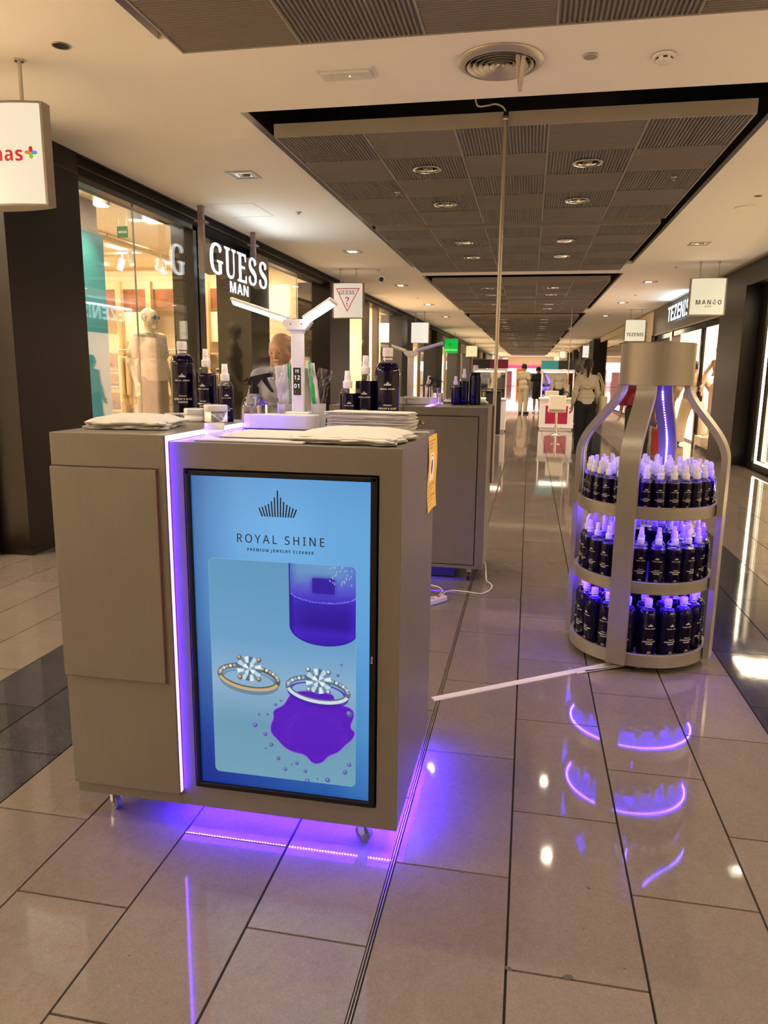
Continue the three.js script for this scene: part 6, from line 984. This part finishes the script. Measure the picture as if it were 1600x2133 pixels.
function jacket(x, z, turn, m, label) {
  const t = thing('hanging_jacket', label, 'jacket', [x, 1.695, z], turn, 'jackets on the rail in the fashion shop');
  part('garment', [sdfMesh([cap([-0.19, -0.09, 0], 0.045, [0.19, -0.09, 0], 0.045), cap([0, -0.1, 0], 0.07, [0, -0.75, 0], 0.1), cap([-0.1, -0.12, 0], 0.06, [-0.12, -0.78, 0], 0.075), cap([0.1, -0.12, 0], 0.06, [0.12, -0.78, 0], 0.075), cap([-0.2, -0.1, 0], 0.05, [-0.24, -0.66, 0.03], 0.05), cap([0.2, -0.1, 0], 0.05, [0.24, -0.66, 0.03], 0.05)], 0.022, 0.03)], m, t);
  part('hanger', [rod([0, -0.03, 0], [0, 0.02, 0], 0.004), tube([[0, 0.02, 0], [0.02, 0.035, 0], [0.012, 0.06, 0], [-0.01, 0.055, 0]], 0.003, 12, 5), rod([-0.2, -0.06, 0], [0, -0.02, 0], 0.006), rod([0, -0.02, 0], [0.2, -0.06, 0], 0.006)], M.blackDull, t);
  return t;
}
{
  const t = thing('clothes_rail', 'metal clothes rail behind the mannequin with sunglasses', 'clothes rail', [-6.1, 0, -11.6]); part('rail', [rod([-0.75, 1.755, 0], [0.75, 1.755, 0], 0.014), rod([-0.75, 0.02, 0], [-0.75, 1.755, 0], 0.014), rod([0.75, 0.02, 0], [0.75, 1.755, 0], 0.014), rod([-0.75, 0.02, -0.25], [-0.75, 0.02, 0.25], 0.014), rod([0.75, 0.02, -0.25], [0.75, 0.02, 0.25], 0.014)], M.steel, t);
  const tones = [cl(0.5, 0.38, 0.2), cl(0.46, 0.34, 0.17), cl(0.4, 0.3, 0.18), cl(0.55, 0.45, 0.3), cl(0.2, 0.17, 0.14)];
  const j0 = jacket(-6.7, -11.6, PI / 2, tones[0], 'tan jacket on the clothes rail behind the mannequin with sunglasses'); for (let i = 1; i < 9; i++) { const c = copyOf(j0, [-6.7 + i * 0.15, 1.695, -11.6], PI / 2 + (rnd() - 0.5) * 0.3); c.children[0].material = tones[i % 5]; if (i % 5 === 4) c.userData.label = 'dark brown jacket among the tan ones on the clothes rail'; }
}
{
  const tex = canvasTex(128, 256, (c) => { c.fillStyle = '#c3131c'; c.fillRect(0, 0, 128, 256); c.fillStyle = '#fff'; c.fillRect(0, 124, 128, 7); c.fillRect(30, 24, 30, 80); c.beginPath(); c.arc(45, 40, 24, 0, 7); c.fill(); c.fillRect(34, 160, 34, 80); c.fillRect(46, 145, 10, 16); c.fillStyle = '#ffdcae'; for (let i = 0; i < 4; i++) { c.fillRect(82, 20 + 24 * i, 30, 12); c.fillRect(82, 150 + 24 * i, 30, 12); } });
  const t = thing('fire_sign', 'two red fire equipment signs one above the other inside the shop entrance', 'sign', [-5.12, 2.55, -12.6]); part('plate', rbox(0.24, 0.5, 0.01, 0.002), std(lin(0.5, 0.02, 0.02), 0.5), t); const g = new THREE.PlaneGeometry(0.235, 0.495); g.translate(0, 0, 0.0056); part('pictograms', g, std(0xffffff, 0.5, 0, { map: tex }), t); part('holder', rod([0, 0.24, -0.01], [0, 1.04, -0.01], 0.008), M.steel, t);
}
// plant hanging in the tan window
{
  const t = thing('hanging_plant', 'long green plant hanging in the window beyond the dark column', 'plant', [-4.2, 0, -15.75]), leaves = [];
  part('stem', [tube([[0, 2.7, 0], [0.03, 2.2, 0.02], [-0.03, 1.6, 0], [0.02, 1.1, 0.02]], 0.008), rod([0, 2.68, 0], [0, 3.3, 0], 0.003)], std(lin(0.08, 0.12, 0.03), 0.7), t);
  for (let i = 0; i < 60; i++) { const y = 1.1 + 1.6 * rnd(), a = rnd() * 6.28, L = 0.14 + 0.12 * rnd(); leaves.push(at(new THREE.SphereGeometry(1, 6, 4).scale(L / 2, 0.006, 0.02), Math.cos(a) * L * 0.5, y - 0.05, Math.sin(a) * L * 0.5, 0, -a, -0.6)); }
  stuff(part('leaves', leaves, std(lin(0.1, 0.17, 0.04), 0.6), t));
}
// lingerie window
plinth(3.62, 0.25, -15.5, 'low cream plinth in the lit window behind the bottle stand');
figure('pale female mannequin in patterned underwear in the lit window at right', 'mannequin', [3.62, 0.25, -15.5], -0.75, { h: 1.8, slim: 0.86, skin: std(lin(0.72, 0.56, 0.44), 0.35), detail: 1.1, top: { m: M.cloth(lin(0.5, 0.3, 0.2)), sleeve: 'none', loose: -0.002, hem: 1.14, open: true }, j: { el: [0.27, 1.18, 0.03], wl: [0.2, 1.06, 0.24], er: [-0.28, 1.2, 0.0], wr: [-0.24, 0.98, 0.12] } });
// ---------- make-up counters down the mall ----------
function vanity(x, z, label, c1, c2, mirrorLabel) {
  const t = thing('makeup_counter', label, 'counter', [x, 0, z]);
  part('base', [rspan(0.008, -0.43, 0.43, 0.05, 0.78, 0, -0.5), span(-0.4, 0.4, 0, 0.05, -0.03, -0.47)], M.white, t); part('counter_top', rspan(0.006, -0.46, 0.46, 0.78, 0.815, 0.03, -0.52), M.white, t);
  part('mirror_frame', [rspan(0.006, -0.42, -0.385, 0.815, 1.54, -0.4, -0.46), rspan(0.006, 0.385, 0.42, 0.815, 1.54, -0.4, -0.46), rspan(0.006, -0.42, 0.42, 1.5, 1.54, -0.38, -0.46)], M.white, t);
  part('mirror', box(0.77, 0.68, 0.006, 0, 1.16, -0.43), std(lin(0.8, 0.82, 0.8), 0.03, 1), t); part('light_bar', box(0.74, 0.03, 0.02, 0, 1.475, -0.41), glow(lin(1, 0.92, 0.78), 2.2), t);
  const p = part('poster', rspan(0.002, -0.28, 0.28, 0.16, 0.62, 0.0, 0.006), std(lin(0.36, 0.01, 0.07), 0.5), t, 'magenta poster'); part('poster_line', tube([[-0.1, 0.5, 0.008], [0.0, 0.54, 0.008], [0.1, 0.5, 0.008], [0.16, 0.48, 0.008], [0.2, 0.5, 0.008]], 0.004, 20, 5), std(lin(0.6, 0.25, 0.35), 0.5), p);
  part('header', [rspan(0.004, -0.44, 0.0, 1.545, 1.77, -0.38, -0.48)], std(c1, 0.5), t); part('header', [rspan(0.004, 0.002, 0.44, 1.545, 1.77, -0.38, -0.48)], std(c2, 0.5), t);
  part('ring_lamp', [at(new THREE.TorusGeometry(0.07, 0.012, 8, 24), 0.24, 0.9, -0.2), rod([0.24, 0.815, -0.2], [0.24, 0.84, -0.2], 0.012)], M.black, t); for (const [u, v] of [[-0.3, 0.83], [-0.24, 0.83]]) part('small_pot', cyl(0.022, 0.024, 0.03, u, v, -0.2), M.white, t);
  rectLight(0.7, 0.05, 6, WARM, [x, 1.46, z - 0.39], [x, 0.8, z + 0.3], 'vanity_light');
  return t;
}
vanity(0.72, -19.6, 'white make-up counter with lit mirror and turquoise and black header, farther down the mall', lin(0.03, 0.26, 0.3), lin(0.02, 0.018, 0.015));
vanity(-0.98, -18.4, 'white make-up counter with lit mirror and magenta header, left of the steel pipe', lin(0.02, 0.018, 0.015), lin(0.2, 0.01, 0.06));
{
  const t = thing('bar_stool', 'white padded bar stool with chrome pole before the make-up counter', 'stool', [0.66, 0, -17.9]);
  part('base', lathe([[0, 0], [0.2, 0], [0.2, 0.008], [0.1, 0.03], [0.03, 0.05], [0, 0.05]], 32), M.chrome, t); part('pole', [cyl(0.025, 0.025, 0.5, 0, 0.3, 0), at(new THREE.TorusGeometry(0.11, 0.008, 8, 28), 0, 0.2, 0.06, PI / 2)], M.chrome, t); part('seat', rbox(0.4, 0.08, 0.38, 0.03, 0, 0.58, 0, 0, 0, 0, 4), std(lin(0.72, 0.66, 0.55), 0.5), t); part('backrest', rbox(0.4, 0.34, 0.05, 0.025, 0, 0.77, 0.19, -0.1, 0, 0, 4), std(lin(0.72, 0.66, 0.55), 0.5), t);
}
{
  const t = thing('black_stand', 'black upright stand beside the far left make-up counter', 'stand', [-0.78, 0, -17.6]); part('body', rspan(0.006, -0.2, 0.14, 0.02, 1.0, -0.2, 0.14), M.blackDull, t); part('foot', span(-0.19, 0.13, 0, 0.02, -0.19, 0.13), M.steel, t); part('top', rspan(0.006, -0.42, 0.14, 1.0, 1.03, -0.24, 0.16), M.blackDull, t);
}
renderer.render(scene, camera);
